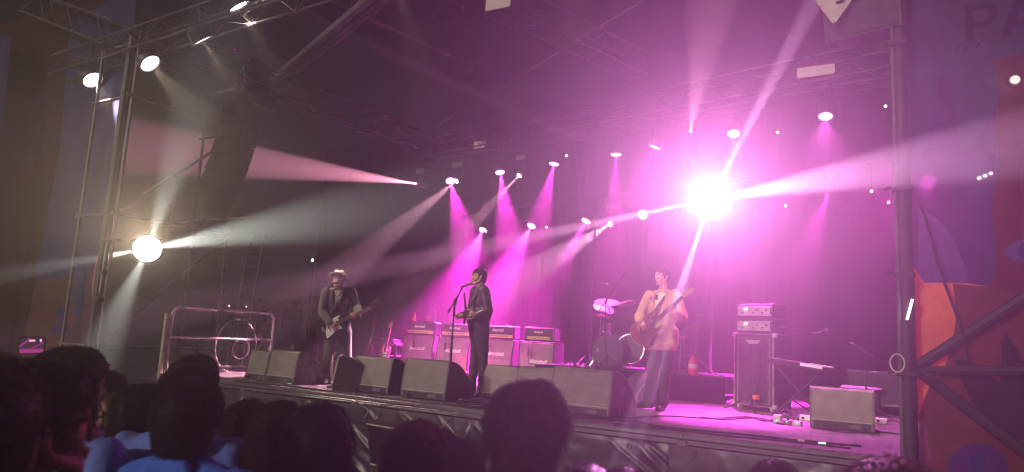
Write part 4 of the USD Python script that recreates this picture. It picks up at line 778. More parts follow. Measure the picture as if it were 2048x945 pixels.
# ------------------------------------------------------------------ guitars
def guitar(label, o, neck, normal, body_mat, guard_mat, bass=False, scale=1., kind='guitar'):
    """o: middle of the body; neck: direction of the neck; normal: out of the face."""
    ux = unit(neck); un = unit(normal-ux*np.dot(normal, ux)); uy = np.cross(un, ux); s = scale*(1.08 if bass else 1.)
    t = T('electric_bass' if bass else 'electric_guitar', label, kind, o)
    O = V(0, 0, 0); P = lambda a, b, c=0.: ux*a*s+uy*b*s+un*c*s
    ol = ell((-.115, 0), .145, .165).union(ell((.075, 0), .12, .135)).union(sg.box(-.1, -.118, .08, .118)).buffer(.03).buffer(-.03)
    ol = ol.union(sg.LineString([(.07, .10), (.17, .118), (.235, .095)]).buffer(.03)).union(sg.LineString([(.06, -.1), (.15, -.108), (.19, -.09)]).buffer(.027)).buffer(.02).buffer(-.02).buffer(-.012).buffer(.012)
    ol = ol.difference(ell((.205, .055), .075, .03)).difference(ell((.195, -.056), .075, .032))
    ol = affinity.scale(ol, s, s, origin=(0, 0)); B = t.add('body', extrude(ol.simplify(.0015), .044*s, P(0, 0, -.022), ux, uy), body_mat, 40)
    t.add('edge_binding', tube([ux*x+uy*y+un*.022*s for x, y in np.array(ol.simplify(.004).exterior.coords)[:-1]], .0035, 4, closed=True), 'piping' if bass else body_mat, under=B)
    gd = affinity.scale(sg.Polygon([(-.13, -.14), (-.03, -.115), (.03, -.085), (.125, -.10), (.1, -.03), (.14, .03), (.16, .09), (.07, .085), (.02, .05), (-.06, .035), (-.11, -.05)]).buffer(.012).buffer(-.006).intersection(affinity.scale(ol, .93/s*1, .93/s*1, origin=(0, 0))), s, s, origin=(0, 0))
    t.add('pickguard', extrude(gd, .003*s, P(0, 0, .0225), ux, uy), guard_mat, under=B)
    for x in ((-.05, .02, .09) if not bass else (-.05, -.03)): t.add('pickup', extrude(affinity.translate(rrect(.018*s, .075*s, .006*s), x*s, 0), .006*s, P(0, 0, .0245), ux, uy), 'rubber' if guard_mat == 'white' or bass else 'cream', under=B)
    t.add('bridge', extrude(affinity.translate(rrect(.035*s, .075*s, .004), -.135*s, 0), .012*s, P(0, 0, .0225), ux, uy), 'chrome', under=B)
    for k in (0, 1): t.add('knob', lathe([(0, 0), (.011, 0), (.009, .014), (0, .014)], 10, un, P(-.1-.04*k, -.105, .023)), 'chrome', under=B)
    L = .63 if not bass else .74
    nk = t.add('neck', extrude(sg.Polygon([(.1*s, -.027), (L*s, -.021), (L*s, .021), (.1*s, .027)]), .022*s, P(0, 0, .004), ux, uy), 'wood')
    t.add('fingerboard', extrude(sg.Polygon([(.09*s, -.0285), (L*s, -.0215), (L*s, .0215), (.09*s, .0285)]), .005*s, P(0, 0, .0265), ux, uy), 'rosewood', under=nk)
    for k in range(1, 16):
        x = (-.16+(L+.16)*2**(-k/12.)) ; x = L-(L+.16)*(1-2**(-k/12.)); t.add('fret', extrude(sg.box((x-.001)*s, -.023, (x+.001)*s, .023), .0012*s, P(0, 0, .0316), ux, uy), 'chrome', under=nk)
    hd = sg.Polygon([(0, -.021), (.03, -.03), (.17, -.038), (.2, -.02), (.19, .02), (.12, .045), (.05, .05), (.02, .024), (0, .021)]) if not bass else sg.Polygon([(0, -.022), (.03, -.034), (.2, -.042), (.235, -.02), (.22, .025), (.14, .05), (.06, .055), (.02, .024), (0, .022)])
    h = t.add('headstock', extrude(affinity.translate(affinity.scale(hd, s*(.78 if bass else 1), s*(.8 if bass else 1), origin=(0, 0)), L*s, 0), .015*s, P(0, 0, .005), ux, uy), 'wood' if bass else body_mat)
    for k in range(6 if not bass else 4):
        x = L+.03+(.027 if not bass else .047)*k; t.add('tuner', cat([rod(P(x, .046+.02*(bass), .012), P(x, .07+.025*bass, .012), .006*(1+.5*bass)), lathe([(0, 0), (.011*(1+.5*bass), 0), (.011*(1+.5*bass), .006), (0, .006)], 8, uy, P(x, .07+.025*bass, .012))]), 'chrome', under=h)
    for k in range(6 if not bass else 4):
        y = (k-(2.5 if not bass else 1.5))*(.0085 if not bass else .014); t.add('string', tube([P(-.135, y*1.1, .036), P(.3, y, .035), P(L, y*.75, .033)], .0009, 4), 'steel', under=B)
    return t

# ------------------------------------------------------------------ the three players
class Frame:                            # joints from the photograph: on the upright plane through the feet, pushed dd metres away from us
    def __init__(s, foot):
        s.base = fl(*foot); d = (s.base-EYE)*V(1, 1, 0); s.d = unit(d); s.r = unit(np.cross(s.d, [0, 0, 1.]))
    def __call__(s, px, py, dd=0.):
        ry = FW + RT*(px-W/2)/F - UP*(py-H/2)/F; k = (np.dot(s.base-EYE, s.d)+dd)/np.dot(ry, s.d); return EYE+ry*k-s.base
def player(name_label, fr, J, fwd, head_c, look, roll, parts, skin='skin', hands=(), hs=1.0):
    t = T('person', name_label, 'person', fr.base); R = head_frame(look, roll); f = unit(fwd)
    hb = figure(J, fwd); neck = (J['shL']+J['shR'])/2+V(0, 0, .035)
    hulls = sum((hb[k] for k in ('torso', 'pelvis', 'arms', 'legs')), []) + [hull(h) for h in head_hulls(head_c, R, hs)] + [hull([(neck-f*.015, .056), (head_c+R @ V(0, -.025, -.06), .052)])] + [hull(x) for x in hb['feet']]
    for s_, (wr, d, n, side, curl, th) in zip('LR', hands): hulls += hand_hulls(wr, d, n, side, curl, thumb=th, s=1.02)
    b = t.add('body', blob(hulls, .0075, 3), skin, True); face_parts(t, b, head_c, R, hs)
    return t, R, f
# the man in the hat
fr = Frame((660, 768)); e = fr
J = dict(shL=e(703, 585, .06), shR=e(653, 586, -.04), elL=e(714, 615, .02), elR=e(644, 625, -.1), wrL=e(716, 634, -.24), wrR=e(660, 646, -.25), hipL=e(690, 664, .03), hipR=e(665, 665, -.01),
         knL=e(690, 714, .0), knR=e(656, 713, -.06), anL=e(696, 756, .1), anR=e(652, 757, .02), toeL=e(701, 766, -.05), toeR=e(652, 768, -.16))
fwd = -fr.d*.97-fr.r*.22
hc = e(676, 563, -.03)
t, R, f = player('man in a felt hat and dark suit jacket playing guitar at the left', fr, J, fwd, hc, -fr.d*.9-fr.r*.1+V(0, 0, .22), .02, None, 'skin_tan',
    [(J['wrL'], e(708, 633, -.29)-J['wrL'], -fr.d*.5-V(0, 0, .8)+fr.r*.4, -1, .75, .6), (J['wrR'], e(671, 655, -.3)-J['wrR'], -fr.d+V(0, 0, .25), 1, .35, .4)])
hb = figure(J, fwd, .022); ms = (J['shL']+J['shR'])/2; mh = (J['hipL']+J['hipR'])/2; lat = unit(J['shR']-J['shL'])
vcut = m3.Manifold.hull_points(np.array([ms+f*q+lat*a+V(0, 0, z) for q in (.05, .3) for a, z in ((-.075, .1), (.075, .1), (-.06, .03), (.06, .03), (0, -.27))], np.float32))
t.add('shirt', blob(figure(J, fwd, .008)['torso'], .014, 4, .004, 16, 4), 'shirt_white', True)
jk = hb['torso']+hb['pelvis']+hb['arms']
t.add('jacket', blob(jk, .012, 3, .007, 14, 5, minus=[vcut]), 'wool', 50)
for s_ in (-1, 1): t.add('lapel', blob([hull([(ms+f*.115+lat*s_*.085+V(0, 0, .02), .012), (ms+f*.135+lat*s_*.075+V(0, 0, -.08), .016), (ms+f*.14+lat*s_*.008+V(0, 0, -.27), .01)])], .012, 2), 'wool', True)
lg = figure(J, fwd, .02); t.add('trousers', blob(lg['pelvis']+lg['legs']+[hull([(J['kn'+s_]*.4+J['an'+s_]*.6, .075), (J['an'+s_]-V(0, 0, .02), .082)]) for s_ in 'LR'], .014, 4, .008, 13, 6), 'wool', True)
for s_, k in (('L', .55), ('R', -.35)):
    h, n_, a_ = J['hip'+s_], J['kn'+s_], J['an'+s_]; o = fr.r*(.075 if s_ == 'L' else .065)-fr.d*.03
    t.add('trouser_side_panel', blob([hull([(h+o-V(0, 0, .05 if s_ == 'L' else .3), .028), (n_+o*.9, .03)]), hull([(n_+o*.9, .03), (a_+o*.85, .034)])], .014, 3, .008, 20, 8), 'shirt_white', True)
for x in hb['feet']: t.add('shoe', tm(hull([(p, r*.62) for p, r in x])), 'shoe_pale', True)
crown = trimesh.Trimesh
hat_prof = [(0, .112), (.05, .118), (.078, .108), (.095, .06), (.103, .012), (.125, .004), (.155, .006), (.168, .014), (.166, .02), (.15, .014), (.12, .01)]
hm = lathe(hat_prof[::-1], 36); v = np.array(hm.vertices); v[:, 0] *= .93; v[:, 1] *= 1.05; v[:, 2] -= np.where(v[:, 2] > .07, .022*np.exp(-(v[:, 0]/.03)**2), 0); v[:, 2] += np.where(np.hypot(v[:, 0], v[:, 1]) > .12, .28*np.maximum(np.abs(v[:, 0])-.1, 0), 0); hm.vertices = v
HM = np.eye(4); HM[:3, :3] = R @ trimesh.transformations.rotation_matrix(.1, [1, 0, 0])[:3, :3]; HM[:3, 3] = hc+R @ V(0, -.02, .062)
ha = t.add('hat', hm.apply_transform(HM), 'felt', True); t.add('hat_band', lathe([(.1035, .012), (.107, .012), (.1, .045), (.097, .045)], 36).apply_transform(HM), 'ribbon', under=ha)
t.add('hair', hair_shell(hc-R @ V(0, .0, .012), R, 'short', .98, 3), 'hair_dark', True)
t.add('necklace', tube(bez(ms+f*.075-lat*.06+V(0, 0, .04), ms+f*.16+V(0, 0, -.18), ms+f*.075+lat*.06+V(0, 0, .04)), .004, 5), 'ribbon'); t.add('guitar_strap', tube(bez(J['shL']+V(0, 0, .085)+fr.r*-.05, ms+f*.2-V(0, 0, .2), J['elR']*.5+mh*.5+V(0, 0, .12)-fr.d*.1, n=14), .016, 6), 'ribbon')
go = e(664, 652, -.21)+fr.base
guitar('black electric guitar with a white pickguard held by the man in the hat', go, e(735, 619, -.3)-e(664, 652, -.21), -fr.d+V(0, 0, .15), 'lacquer', 'white')
b_ = e(626, 737, .05)+fr.base
mic_stand('black boom stand with the microphone of the man in the hat', (b_[0], b_[1], DECK), e(647, 585, .0)+fr.base, e(668, 567, -.2)+fr.base, True, fr.r*.9+fr.d*.35+V(0, 0, .2), back=.2)
t = T('stage_cable', 'thin lead running down beside the hat man\'s microphone stand', 'cable', b_*V(1, 1, 0)+V(0, 0, DECK)); t.add('lead', tube(bez(e(645, 590, 0)+fr.base-t.loc, e(628, 640, 0)+fr.base-t.loc, e(618, 700, -.1)+fr.base-t.loc, e(612, 745, -.2)+fr.base-t.loc), .005, 5), 'cable')

# the singer
fr = Frame((955, 797)); e = fr
J = dict(shL=e(968, 583, -.15), shR=e(951, 584, .16), elL=e(977, 622, -.2), elR=e(944, 624, .22), wrL=e(953, 632, -.26), wrR=e(926, 631, .08), hipL=e(964, 663, -.07), hipR=e(956, 664, .09),
         knL=e(966, 719, -.09), knR=e(949, 721, .09), anL=e(963, 779, -.06), anR=e(943, 780, .12), toeL=e(950, 796, -.1), toeR=e(930, 793, .1))
fwd = -fr.r*.93-fr.d*.2
hc = e(957, 556, 0.)
t, R, f = player('singer in a black leather jacket at the microphone, seen from his left side', fr, J, fwd, hc, -fr.r*.96-fr.d*.2+V(0, 0, -.02), 0., None, 'skin',
    [(J['wrL'], e(941, 627, -.3)-J['wrL'], -fr.d*.85+V(0, 0, .3), -1, .75, .6), (J['wrR'], e(915, 630, .0)-J['wrR'], V(0, 0, .7)-fr.d*.5, 1, 1.0, .8)])
ms = (J['shL']+J['shR'])/2; lat = unit(J['shR']-J['shL']); hb = figure(J, fwd, .02)
vcut = m3.Manifold.hull_points(np.array([ms+f*q+lat*a+V(0, 0, z) for q in (.03, .34) for a, z in ((-.07, .1), (.07, .1), (-.07, -.5), (.07, -.5))], np.float32))
t.add('shirt', blob(figure(J, fwd, .007)['torso']+figure(J, fwd, .012)['pelvis'], .014, 4, .005, 16, 14), 'tee', True)
jk = t.add('jacket', blob(hb['torso'][:2]+[hull([(J['hipL']*.35+J['shL']*.65-V(0, 0, .12), .12), (J['hipR']*.35+J['shR']*.65-V(0, 0, .12), .12), (ms-V(0, 0, .42)-f*.03, .12)])]+hb['arms'], .011, 2, .012, 22, 15, minus=[vcut]), 'leather', 55)
t.add('collar', tube(bez(ms+f*.1-lat*.06-V(0, 0, .06), ms-f*.03-lat*.1+V(0, 0, .09), ms-f*.03+lat*.1+V(0, 0, .09), ms+f*.1+lat*.06-V(0, 0, .06)), .018, 6), 'leather', under=jk)
t.add('trousers', blob(figure(J, fwd, .012)['pelvis']+figure(J, fwd, .008)['legs']+[hull([(J['an'+s_]+V(0, 0, .1), .056), (J['an'+s_]-V(0, 0, .02), .06)]) for s_ in 'LR'], .012, 3, .007, 18, 16), 'denim', True)
for x in hb['feet']: t.add('shoe', tm(hull([(p, r*.66) for p, r in x])), 'shoe', True); t.add('shoe_sole', tm(hull([(p-V(0, 0, r*.4), r*.5) for p, r in x[3:]]+[(x[0][0]-V(0, 0, .014), x[0][1]*.6)])), 'shoe_pale', True)
hr = t.add('hair', hair_shell(hc, R, 'fringe', 1., 5), 'hair_dark', True)
t.add('guitar_strap', tube(bez(J['shL']+V(0, 0, .08), J['shL']+f*.16-V(0, 0, .1), ms+f*.2-V(0, 0, .35), J['hipR']+f*.2+V(0, 0, .1), n=14), .017, 6), 'ribbon')
go = e(941, 649, .02)+fr.base
guitar('red brown electric guitar seen edge on at the singer\'s waist', go, (-fr.d*.9+V(0, 0, .42)-fr.r*.1), -fr.r-fr.d*.25, 'sunburst', 'cream', scale=.96)
b_ = e(901, 757, .0)+fr.base
mic_stand('black straight stand with the singer\'s microphone', (*fl(899, 778)[:2], DECK), e(909, 603, -.05)+fr.base, e(927, 573, -.02)+fr.base, False, fr.r*.92+V(0, 0, .38), back=.12)
t = T('stage_cable', 'lead hanging from the singer\'s microphone down the stand', 'cable', fl(899, 778)); t.add('lead', tube(bez(e(924, 574, -.05)+fr.base-t.loc, e(905, 610, -.05)+fr.base-t.loc, e(905, 690, -.05)+fr.base-t.loc, e(893, 765, -.05)+fr.base-t.loc), .005, 5), 'cable')

# the bass player
fr = Frame((1310, 820)); e = fr
J = dict(shL=e(1350, 592, .04), shR=e(1300, 594, -.06), elL=e(1365, 636, .0), elR=e(1279, 634, -.06), wrL=e(1347, 627, -.26), wrR=e(1279, 642, -.24), hipL=e(1334, 690, .04), hipR=e(1310, 691, -.02),
         knL=e(1331, 749, .0), knR=e(1305, 750, -.05), anL=e(1324, 806, .06), anR=e(1296, 803, .06), toeL=e(1316, 823, -.1), toeR=e(1270, 815, -.02))
fwd = -fr.d*.93-fr.r*.35
hc = e(1324, 555, -.02)
t, R, f = player('bass player in a beige overshirt standing right of the centre', fr, J, fwd, hc, -fr.r*.8-fr.d*.6+V(0, 0, -.04), 0., None, 'skin',
    [(J['wrL'], e(1333, 619, -.33)-J['wrL'], -fr.d*.45-V(0, 0, .8)+fr.r*.3, -1, .8, .6), (J['wrR'], e(1290, 655, -.3)-J['wrR'], -fr.d+V(0, 0, .2), 1, .45, .5)])
ms = (J['shL']+J['shR'])/2; lat = unit(J['shR']-J['shL']); hb = figure(J, fwd, .03); mh = (J['hipL']+J['hipR'])/2
vcut = m3.Manifold.hull_points(np.array([ms+f*q+lat*a+V(0, 0, z) for q in (.05, .34) for a, z in ((-.07, .12), (.07, .12), (-.055, -.45), (.055, -.45))], np.float32))
t.add('shirt', blob(figure(J, fwd, .008)['torso'], .014, 4, .005, 16, 24), 'tee_yellow', True)
t.add('shirt_collar', tube(bez(ms+f*.1-lat*.05-V(0, 0, .05), ms-f*.02-lat*.09+V(0, 0, .09), ms-f*.02+lat*.09+V(0, 0, .09), ms+f*.1+lat*.05-V(0, 0, .05)), .02, 6), 'black_cotton')
jk = t.add('jacket', blob(hb['torso']+[hull([(mh+lat*.1+V(0, 0, .02), .135), (mh-lat*.1+V(0, 0, .02), .135), (mh+lat*.1+V(0, 0, .16), .13), (mh-lat*.1+V(0, 0, .16), .13)])]+hb['arms'], .012, 3, .011, 13, 25, minus=[vcut, m3.Manifold.cube((2, 2, 1), True).translate((*mh[:2], mh[2]-.57))]), 'beige', 50)
for s_ in (-1, 1): t.add('collar', blob([hull([(ms+f*.08+lat*s_*.07+V(0, 0, .05), .014), (ms-f*.05+lat*s_*.08+V(0, 0, .08), .014), (ms+f*.13+lat*s_*.1-V(0, 0, .05), .01)])], .014, 1), 'beige', True, under=jk)
q = ms+f*.115+lat*.105-V(0, 0, .03); t.add('badge', lathe([(0, 0), (.02, 0), (.02, .006), (0, .006)], 12, f, q), 'black_cotton', under=jk)
st_ = sg.Polygon([((.075 if k % 2 == 0 else .03)*math.cos(k*math.pi/5+math.pi/2), (.075 if k % 2 == 0 else .03)*math.sin(k*math.pi/5+math.pi/2)) for k in range(10)])
t.add('star_print', extrude(st_, .006, ms+f*.118-V(0, 0, .2), -lat, unit(V(0, 0, 1)+f*.1)), 'black_cotton')
t.add('trousers', blob(figure(J, fwd, .014)['pelvis']+figure(J, fwd, .016)['legs']+[hull([(J['an'+s_]+V(0, 0, .12), .068), (J['an'+s_]-V(0, 0, .01), .072)]) for s_ in 'LR'], .013, 3, .008, 15, 26), 'denim', True)
for x in hb['feet']: t.add('shoe', tm(hull([(p, r*.66) for p, r in x])), 'shoe', True)
t.add('hair', hair_shell(hc, R, 'fringe', 1.02, 8), 'hair_brown', True)
t.add('guitar_strap', tube(bez(J['shL']+V(0, 0, .09)-fr.r*.04, ms+f*.26-V(0, 0, .15), J['elR']*.4+mh*.6+f*.15+V(0, 0, .1), n=14), .018, 6), 'ribbon')
guitar('sunburst electric bass with pale edge held by the bass player', e(1293, 659, -.23)+fr.base, e(1376, 586, -.6)-e(1293, 659, -.23), -fr.d+V(0, 0, .12), 'sunburst', 'rosewood', bass=True, scale=.88, kind='bass guitar')

# ------------------------------------------------------------------ drum riser and kit
RY, RZ = 4.1, 1.4
dr = T('drum_riser', 'black skirted riser under the drum kit', 'riser', (-5.75, RY, DECK))
for i in range(3):
    for j in range(2): dr.add('riser_panel', box(-5.75+1.08*i+.002, -5.75+1.08*(i+1)-.002, RY+1.0*j+.002, RY+1.0*(j+1)-.002, RZ-.05, RZ, .005), 'tolex', world=True)
def valance(x0, x1, y, z0, z1):
    X, Z = np.meshgrid(np.linspace(x0, x1, 160), np.linspace(z0, z1, 6)); P = np.stack([X, y-.012*np.sin(X*21+2*np.sin(X*3)), Z], -1).reshape(-1, 3)
    q = np.array([[j*160+i, j*160+i+1, (j+1)*160+i+1, (j+1)*160+i] for j in range(5) for i in range(159)]); return trimesh.Trimesh(P, np.vstack([q[:, [0, 1, 2]], q[:, [0, 2, 3]]]), process=False)
dr.add('skirt', valance(-5.76, -2.5, RY-.02, DECK+.004, RZ-.01), 'curtain', True, world=True)
for x in (-5.65, -4.1, -2.6):
    for y in (RY+.1, RY+1.9): dr.add('leg', rod(V(x, y, DECK), V(x, y, RZ-.05), .025), 'steel', world=True)
def drum(name, label, c, ax, r, L, group='drums of the kit', hoop='chrome', legs=(), head='skinhead'):
    ax = unit(ax); t = T(name, label, 'drum', c, group)
    s = t.add('shell', lathe([(r*.97, -L/2), (r, -L/2+.01), (r, L/2-.01), (r*.97, L/2)], 30, ax), 'shell')
    for e in (-1, 1):
        t.add('drum_head', lathe([(0, 0), (r*.985, 0), (r*.985, .004), (0, .006)], 30, ax*e, ax*e*(L/2-.004)), head); t.add('hoop', lathe([(r*1.0, 0), (r*1.045, 0), (r*1.045, .028), (r*1.0, .028)], 30, ax*e, ax*e*(L/2-.02)), hoop)
    fm = frame_z(ax)
    for k in range(8):
        a = k*math.pi/4+.3; o = (fm[0, :3]*math.cos(a)+fm[1, :3]*math.sin(a))*(r+.012); t.add('lug', rod(o-ax*L*.42, o+ax*L*.42, .006), 'chrome', under=s)
    for a, b in legs: t.add('leg', rod(V(*a), V(*b), .01), 'chrome')
    return t
DY = 5.05
d = lambda px, py, y=DY: at(px, py, 1, y)
toF = unit((EYE-V(-4.6, 5, 1.5))*V(1, 1, 0))
k = d(1219, 704, 4.75); drum('bass_drum', 'large bass drum facing the crowd in the middle of the drum kit', V(k[0], 4.75, RZ+.29), V(.25, -1, 0), .28, .42, hoop='shell', legs=(((.26, -.1, -.12), (.4, -.2, -.29)), ((-.26, -.1, -.12), (-.4, -.2, -.29))))
k = d(1256, 700, 4.75); drum('floor_drum', 'second large drum with a bright rim at the right of the bass drum', V(k[0], 4.95, RZ+.33), V(.15, -1, .1), .25, .36, legs=(((.25, 0, .1), (.27, .02, -.33)), ((-.25, 0, .1), (-.27, .02, -.33))))
k = d(1233, 652); drum('rack_tom', 'left small tom above the bass drum', k, V(.1, -.5, .86), .15, .2, legs=(((0, .1, 0), (.04, .16, -.3)),))
k = d(1258, 647); drum('rack_tom', 'right small tom above the bass drum', k, V(-.1, -.5, .86), .16, .22, legs=(((0, .1, 0), (-.04, .16, -.3)),))
k = d(1212, 655); drum('snare_drum', 'snare drum at the left of the kit', k+V(0, .25, 0), V(0, -.15, 1), .17, .13, legs=(((0, 0, -.06), (0, .02, RZ-k[2])), ((0, 0, -.4), (.2, .1, RZ-k[2])), ((0, 0, -.4), (-.2, .1, RZ-k[2]))))
k = d(1368, 690, 5.2); drum('floor_tom', 'floor tom behind the bass player', k, V(0, -.2, 1), .2, .36, legs=tuple(((.2*math.cos(a), .2*math.sin(a), .1), (.23*math.cos(a), .23*math.sin(a), RZ-k[2])) for a in (.5, 2.6, 4.7)))
def cymbal(label, p, tilt, r, base=None, double=False):
    p = V(*p); b = V(*(base if base is not None else (p[0]+.05, p[1]+.2)), RZ); t = T('cymbal_stand', label, 'cymbal', b, 'cymbals of the kit'); n = unit(tilt); q = p-b
    t.add('cymbal', lathe([(0, .022), (.02, .022), (.045, .012), (r*.5, .003), (r, -.012), (r, -.014), (r*.5, .0), (.045, .008), (0, .018)], 36, n, q), 'brass', True)
    if double: t.add('cymbal', lathe([(0, -.022), (.045, -.014), (r, .006), (r, .008), (.045, -.01), (0, -.018)], 36, n, q-n*.05), 'brass', True)
    t.add('tube', rod(V(0, 0, .1), V(0, 0, q[2]*.7), .013), 'chrome'); t.add('tube', rod(V(0, 0, q[2]*.68), q-n*.02, .009), 'chrome'); t.add('wing_nut', rod(q+n*.015, q+n*.05, .008), 'chrome'); t.add('joint', trimesh.creation.icosphere(1, .026).apply_translation(V(0, 0, q[2]*.69)), 'chrome')
    for a in (0, 2.1, 4.2): t.add('leg', rod(V(0, 0, .28), V(.25*math.cos(a), .25*math.sin(a), .01), .009), 'chrome')
cymbal('crash cymbal at upper left of the drum kit', d(1214, 604), V(.15, -.32, 1), .23); cymbal('crash cymbal at upper right of the drum kit by the bass player\'s elbow', d(1257, 605), V(-.12, -.3, 1), .24)
cymbal('tilted cymbal just under the upper left crash', d(1208, 616, 5.3), V(.5, -.4, 1), .2); cymbal('pair of hi-hat cymbals at the left edge of the kit', d(1202, 631, 4.8), V(.12, -.12, 1), .17, (d(1202, 631, 4.8)[0], 4.8), True)
cymbal('small cymbal behind the bass player\'s shoulder at right of the kit', d(1384, 655, 5.3), V(-.3, -.45, 1), .2)
t = T('drum_stool', 'round red topped drum stool behind the bass player', 'stool', V(*d(1357, 712, 5.3)[:2], RZ)); t.add('seat', lathe([(0, 0), (.17, 0), (.18, .02), (.18, .07), (.16, .085), (0, .09)], 24, at_=(0, 0, .26)), 'red'); t.add('post', rod(V(0, 0, .04), V(0, 0, .27), .02), 'chrome')
for a in (.3, 2.4, 4.5): t.add('leg', rod(V(0, 0, .2), V(.22*math.cos(a), .22*math.sin(a), .01), .01), 'chrome')
k = d(1386, 728, 4.5); t = T('fire_extinguisher', 'small red cylinder with a pale label at the right end of the riser', 'cylinder', V(k[0], 4.5, RZ)); t.add('cylinder', lathe([(0, 0), (.07, 0), (.075, .02), (.075, .2), (.05, .25), (.02, .27), (.02, .3), (0, .3)], 18), 'red'); t.add('label_band', lathe([(.0755, .1), (.0765, .1), (.0765, .17), (.0755, .17)], 18), 'cream'); t.add('valve', box(-.02, .05, -.015, .015, .3, .335, .006), 'rubber')
k = d(1192, 715, 4.5); t = T('bass_drum_pedal', 'chrome pedal and hardware lying at the left front of the riser', 'pedal', V(k[0], 4.5, RZ)); t.add('foot_plate', box(-.05, .05, -.16, .12, .03, .045, .005).apply_transform(trimesh.transformations.rotation_matrix(.25, [1, 0, 0])), 'chrome'); t.add('frame', tube([V(-.08, .1, .0), V(-.08, .1, .2), V(.08, .1, .2), V(.08, .1, 0)], .012, 6), 'chrome'); t.add('beater', rod(V(0, .1, .2), V(.02, .02, .33), .012), 'white')
k = d(1160, 722, 4.4); t = T('floor_clutter', 'bunch of small clamps and cable ends at the left corner of the riser', 'hardware', V(k[0], 4.4, RZ))
for i in range(7): t.add('clamp', rod(V(-.3+.1*i, .05*math.sin(i*2), .02), V(-.25+.1*i, .05*math.cos(i*3)+.03, .05+.03*(i % 3)), .013), 'chrome' if i % 2 else 'rubber')
b_ = d(1214, 735, 4.2); mic_stand('boom stand holding a vocal microphone high in front of the drums', (b_[0], 4.2, RZ), at(1212, 602, 1, 4.2), at(1249, 548, 1, 4.1), True, unit(V(.6, -.2, .5)), back=.25)
b_ = d(1172, 735, 4.9); mic_stand('thin boom stand leaning over the left of the drum kit', (b_[0], 4.9, RZ), at(1171, 606, 1, 4.9), at(1205, 569, 1, 4.9), True, unit(V(1, -.1, -.1)), back=.42)
b_ = d(1394, 735, 4.9); mic_stand('boom stand at the right of the drum kit with a small microphone', (b_[0], 4.9, RZ), at(1395, 668, 1, 4.9), at(1412, 625, 1, 4.9), True, unit(V(-.8, -.2, -.3)), back=.2)

# ------------------------------------------------------------------ right of the bass rig
b_ = fl(1500, 822); mic_stand('tripod stand with an orange collar in front of the bass cabinet', (b_[0], b_[1], DECK), at(1521, 703, 1, b_[1]), at(1522, 697, 1, b_[1]), True, back=.0, with_mic=False, legs=.34, yaw=.9)
t = T('stand_collar', 'bright orange plastic collar on the tripod stand', 'clamp', at(1512, 795, 1, b_[1]-.0)-V(0, 0, .03)); t.add('collar', lathe([(.014, 0), (.05, .0), (.055, .02), (.055, .05), (.045, .06), (.014, .06)], 14), 'orange'); t.add('screw', rod(V(.05, 0, .03), V(.085, 0, .03), .01), 'rubber')
kx = fl(1605, 835)
kb = T('keyboard', 'black keyboard with a pink lit end on its stand right of the bass cabinet', 'keyboard', at(1600, 724, 1, kx[1]))
a, b = at(1555, 718, 1, kx[1]+.1)-kb.loc, at(1645, 733, 1, kx[1]-.1)-kb.loc; ux = unit(b-a); L = np.linalg.norm(b-a)*1.25; uy = unit(np.cross([0, 0, 1.], ux)); o = (a+b)/2
mx = lambda m: m.apply_transform(np.block([[np.stack([ux, uy, np.cross(ux, uy)], 1), o[:, None]], [np.zeros((1, 3)), np.ones((1, 1))]]))
kb.add('body', mx(box(-L/2, L/2, -.16, .16, -.07, .0, .015)), 'paint'); kb.add('end_cheek', mx(box(L/2-.3, L/2-.004, -.164, .164, -.03, .006, .004)), 'white')
for k in range(20): kb.add('key', mx(box(-L/2+.04+k*.035, -L/2+.072+k*.035, -.15, .0, .0, .008)), 'monitor_side')
ks = T('keyboard_stand', 'black crossed legs under the keyboard', 'stand', (kb.loc[0], kb.loc[1], DECK)); zt = kb.loc[2]-.08-DECK
for e in (-1, 1):
    ks.add('leg', rod(V(-.3*e, -.12+.04*e, .02), V(.3*e, .02+.04*e, zt), .018), 'dark'); ks.add('foot', rod(V(-.3*e, -.3, .02), V(-.3*e, .2, .02), .016), 'rubber')
b_ = fl(1573, 830); b_ = V(b_[0], b_[1]+.35, DECK)
mic_stand('boom stand reaching right over the keyboard with a pale microphone', b_, at(1560, 655, 1, b_[1]), at(1638, 668, 1, b_[1]-.3), True, unit(V(.8, -.2, .45)), back=.12)
b_ = fl(1722, 840)+V(0, .8, 0); mic_stand('short bent stand with a small pink lit microphone behind the right monitor', b_, at(1733, 706, 1, b_[1]), at(1719, 697, 1, b_[1]), True, unit(V(-.8, 0, .45)), back=.05)
q = fl(1720, 832)+V(0, .55, 0)
t = T('stool', 'padded black stool with a pink sheen behind the right end monitor', 'stool', (q[0], q[1], DECK)); zt = at(1715, 772, 1, q[1])[2]-DECK
t.add('seat', box(-.3, .3, -.17, .17, zt-.07, zt, .035), 'leather'); 
for sx in (-1, 1):
    for sy in (-1, 1): t.add('leg', rod(V(sx*.24, sy*.12, 0), V(sx*.2, sy*.1, zt-.06), .016), 'dark')
t = T('paper_sign', 'small white paper label above the right end monitor', 'sign', at(1716, 789, 1, q[1]-.2)); t.add('sheet', box(-.13, .13, -.004, .0, -.05, .05), 'white'); t.add('print', box(-.035, .035, -.0065, -.0045, -.008, .008), 'monitor'); t.add('bracket', rod(V(0, .01, -.3), V(0, .01, .05), .01), 'dark'); t.add('top_card', box(-.1, .1, .004, .012, .06, .085), 'white')
q = fl(1760, 838)+V(0, .75, 0); t = T('flight_case', 'low black flight case on white castors behind the mast', 'case', (q[0], q[1], DECK)); t.add('case', box(-.45, .45, 0, .5, .13, .62, .012), 'tolex')
for z in (.14, .61): t.add('edge_trim', box(-.455, .455, -.006, .004, z-.014, z+.014, .003), 'alu')
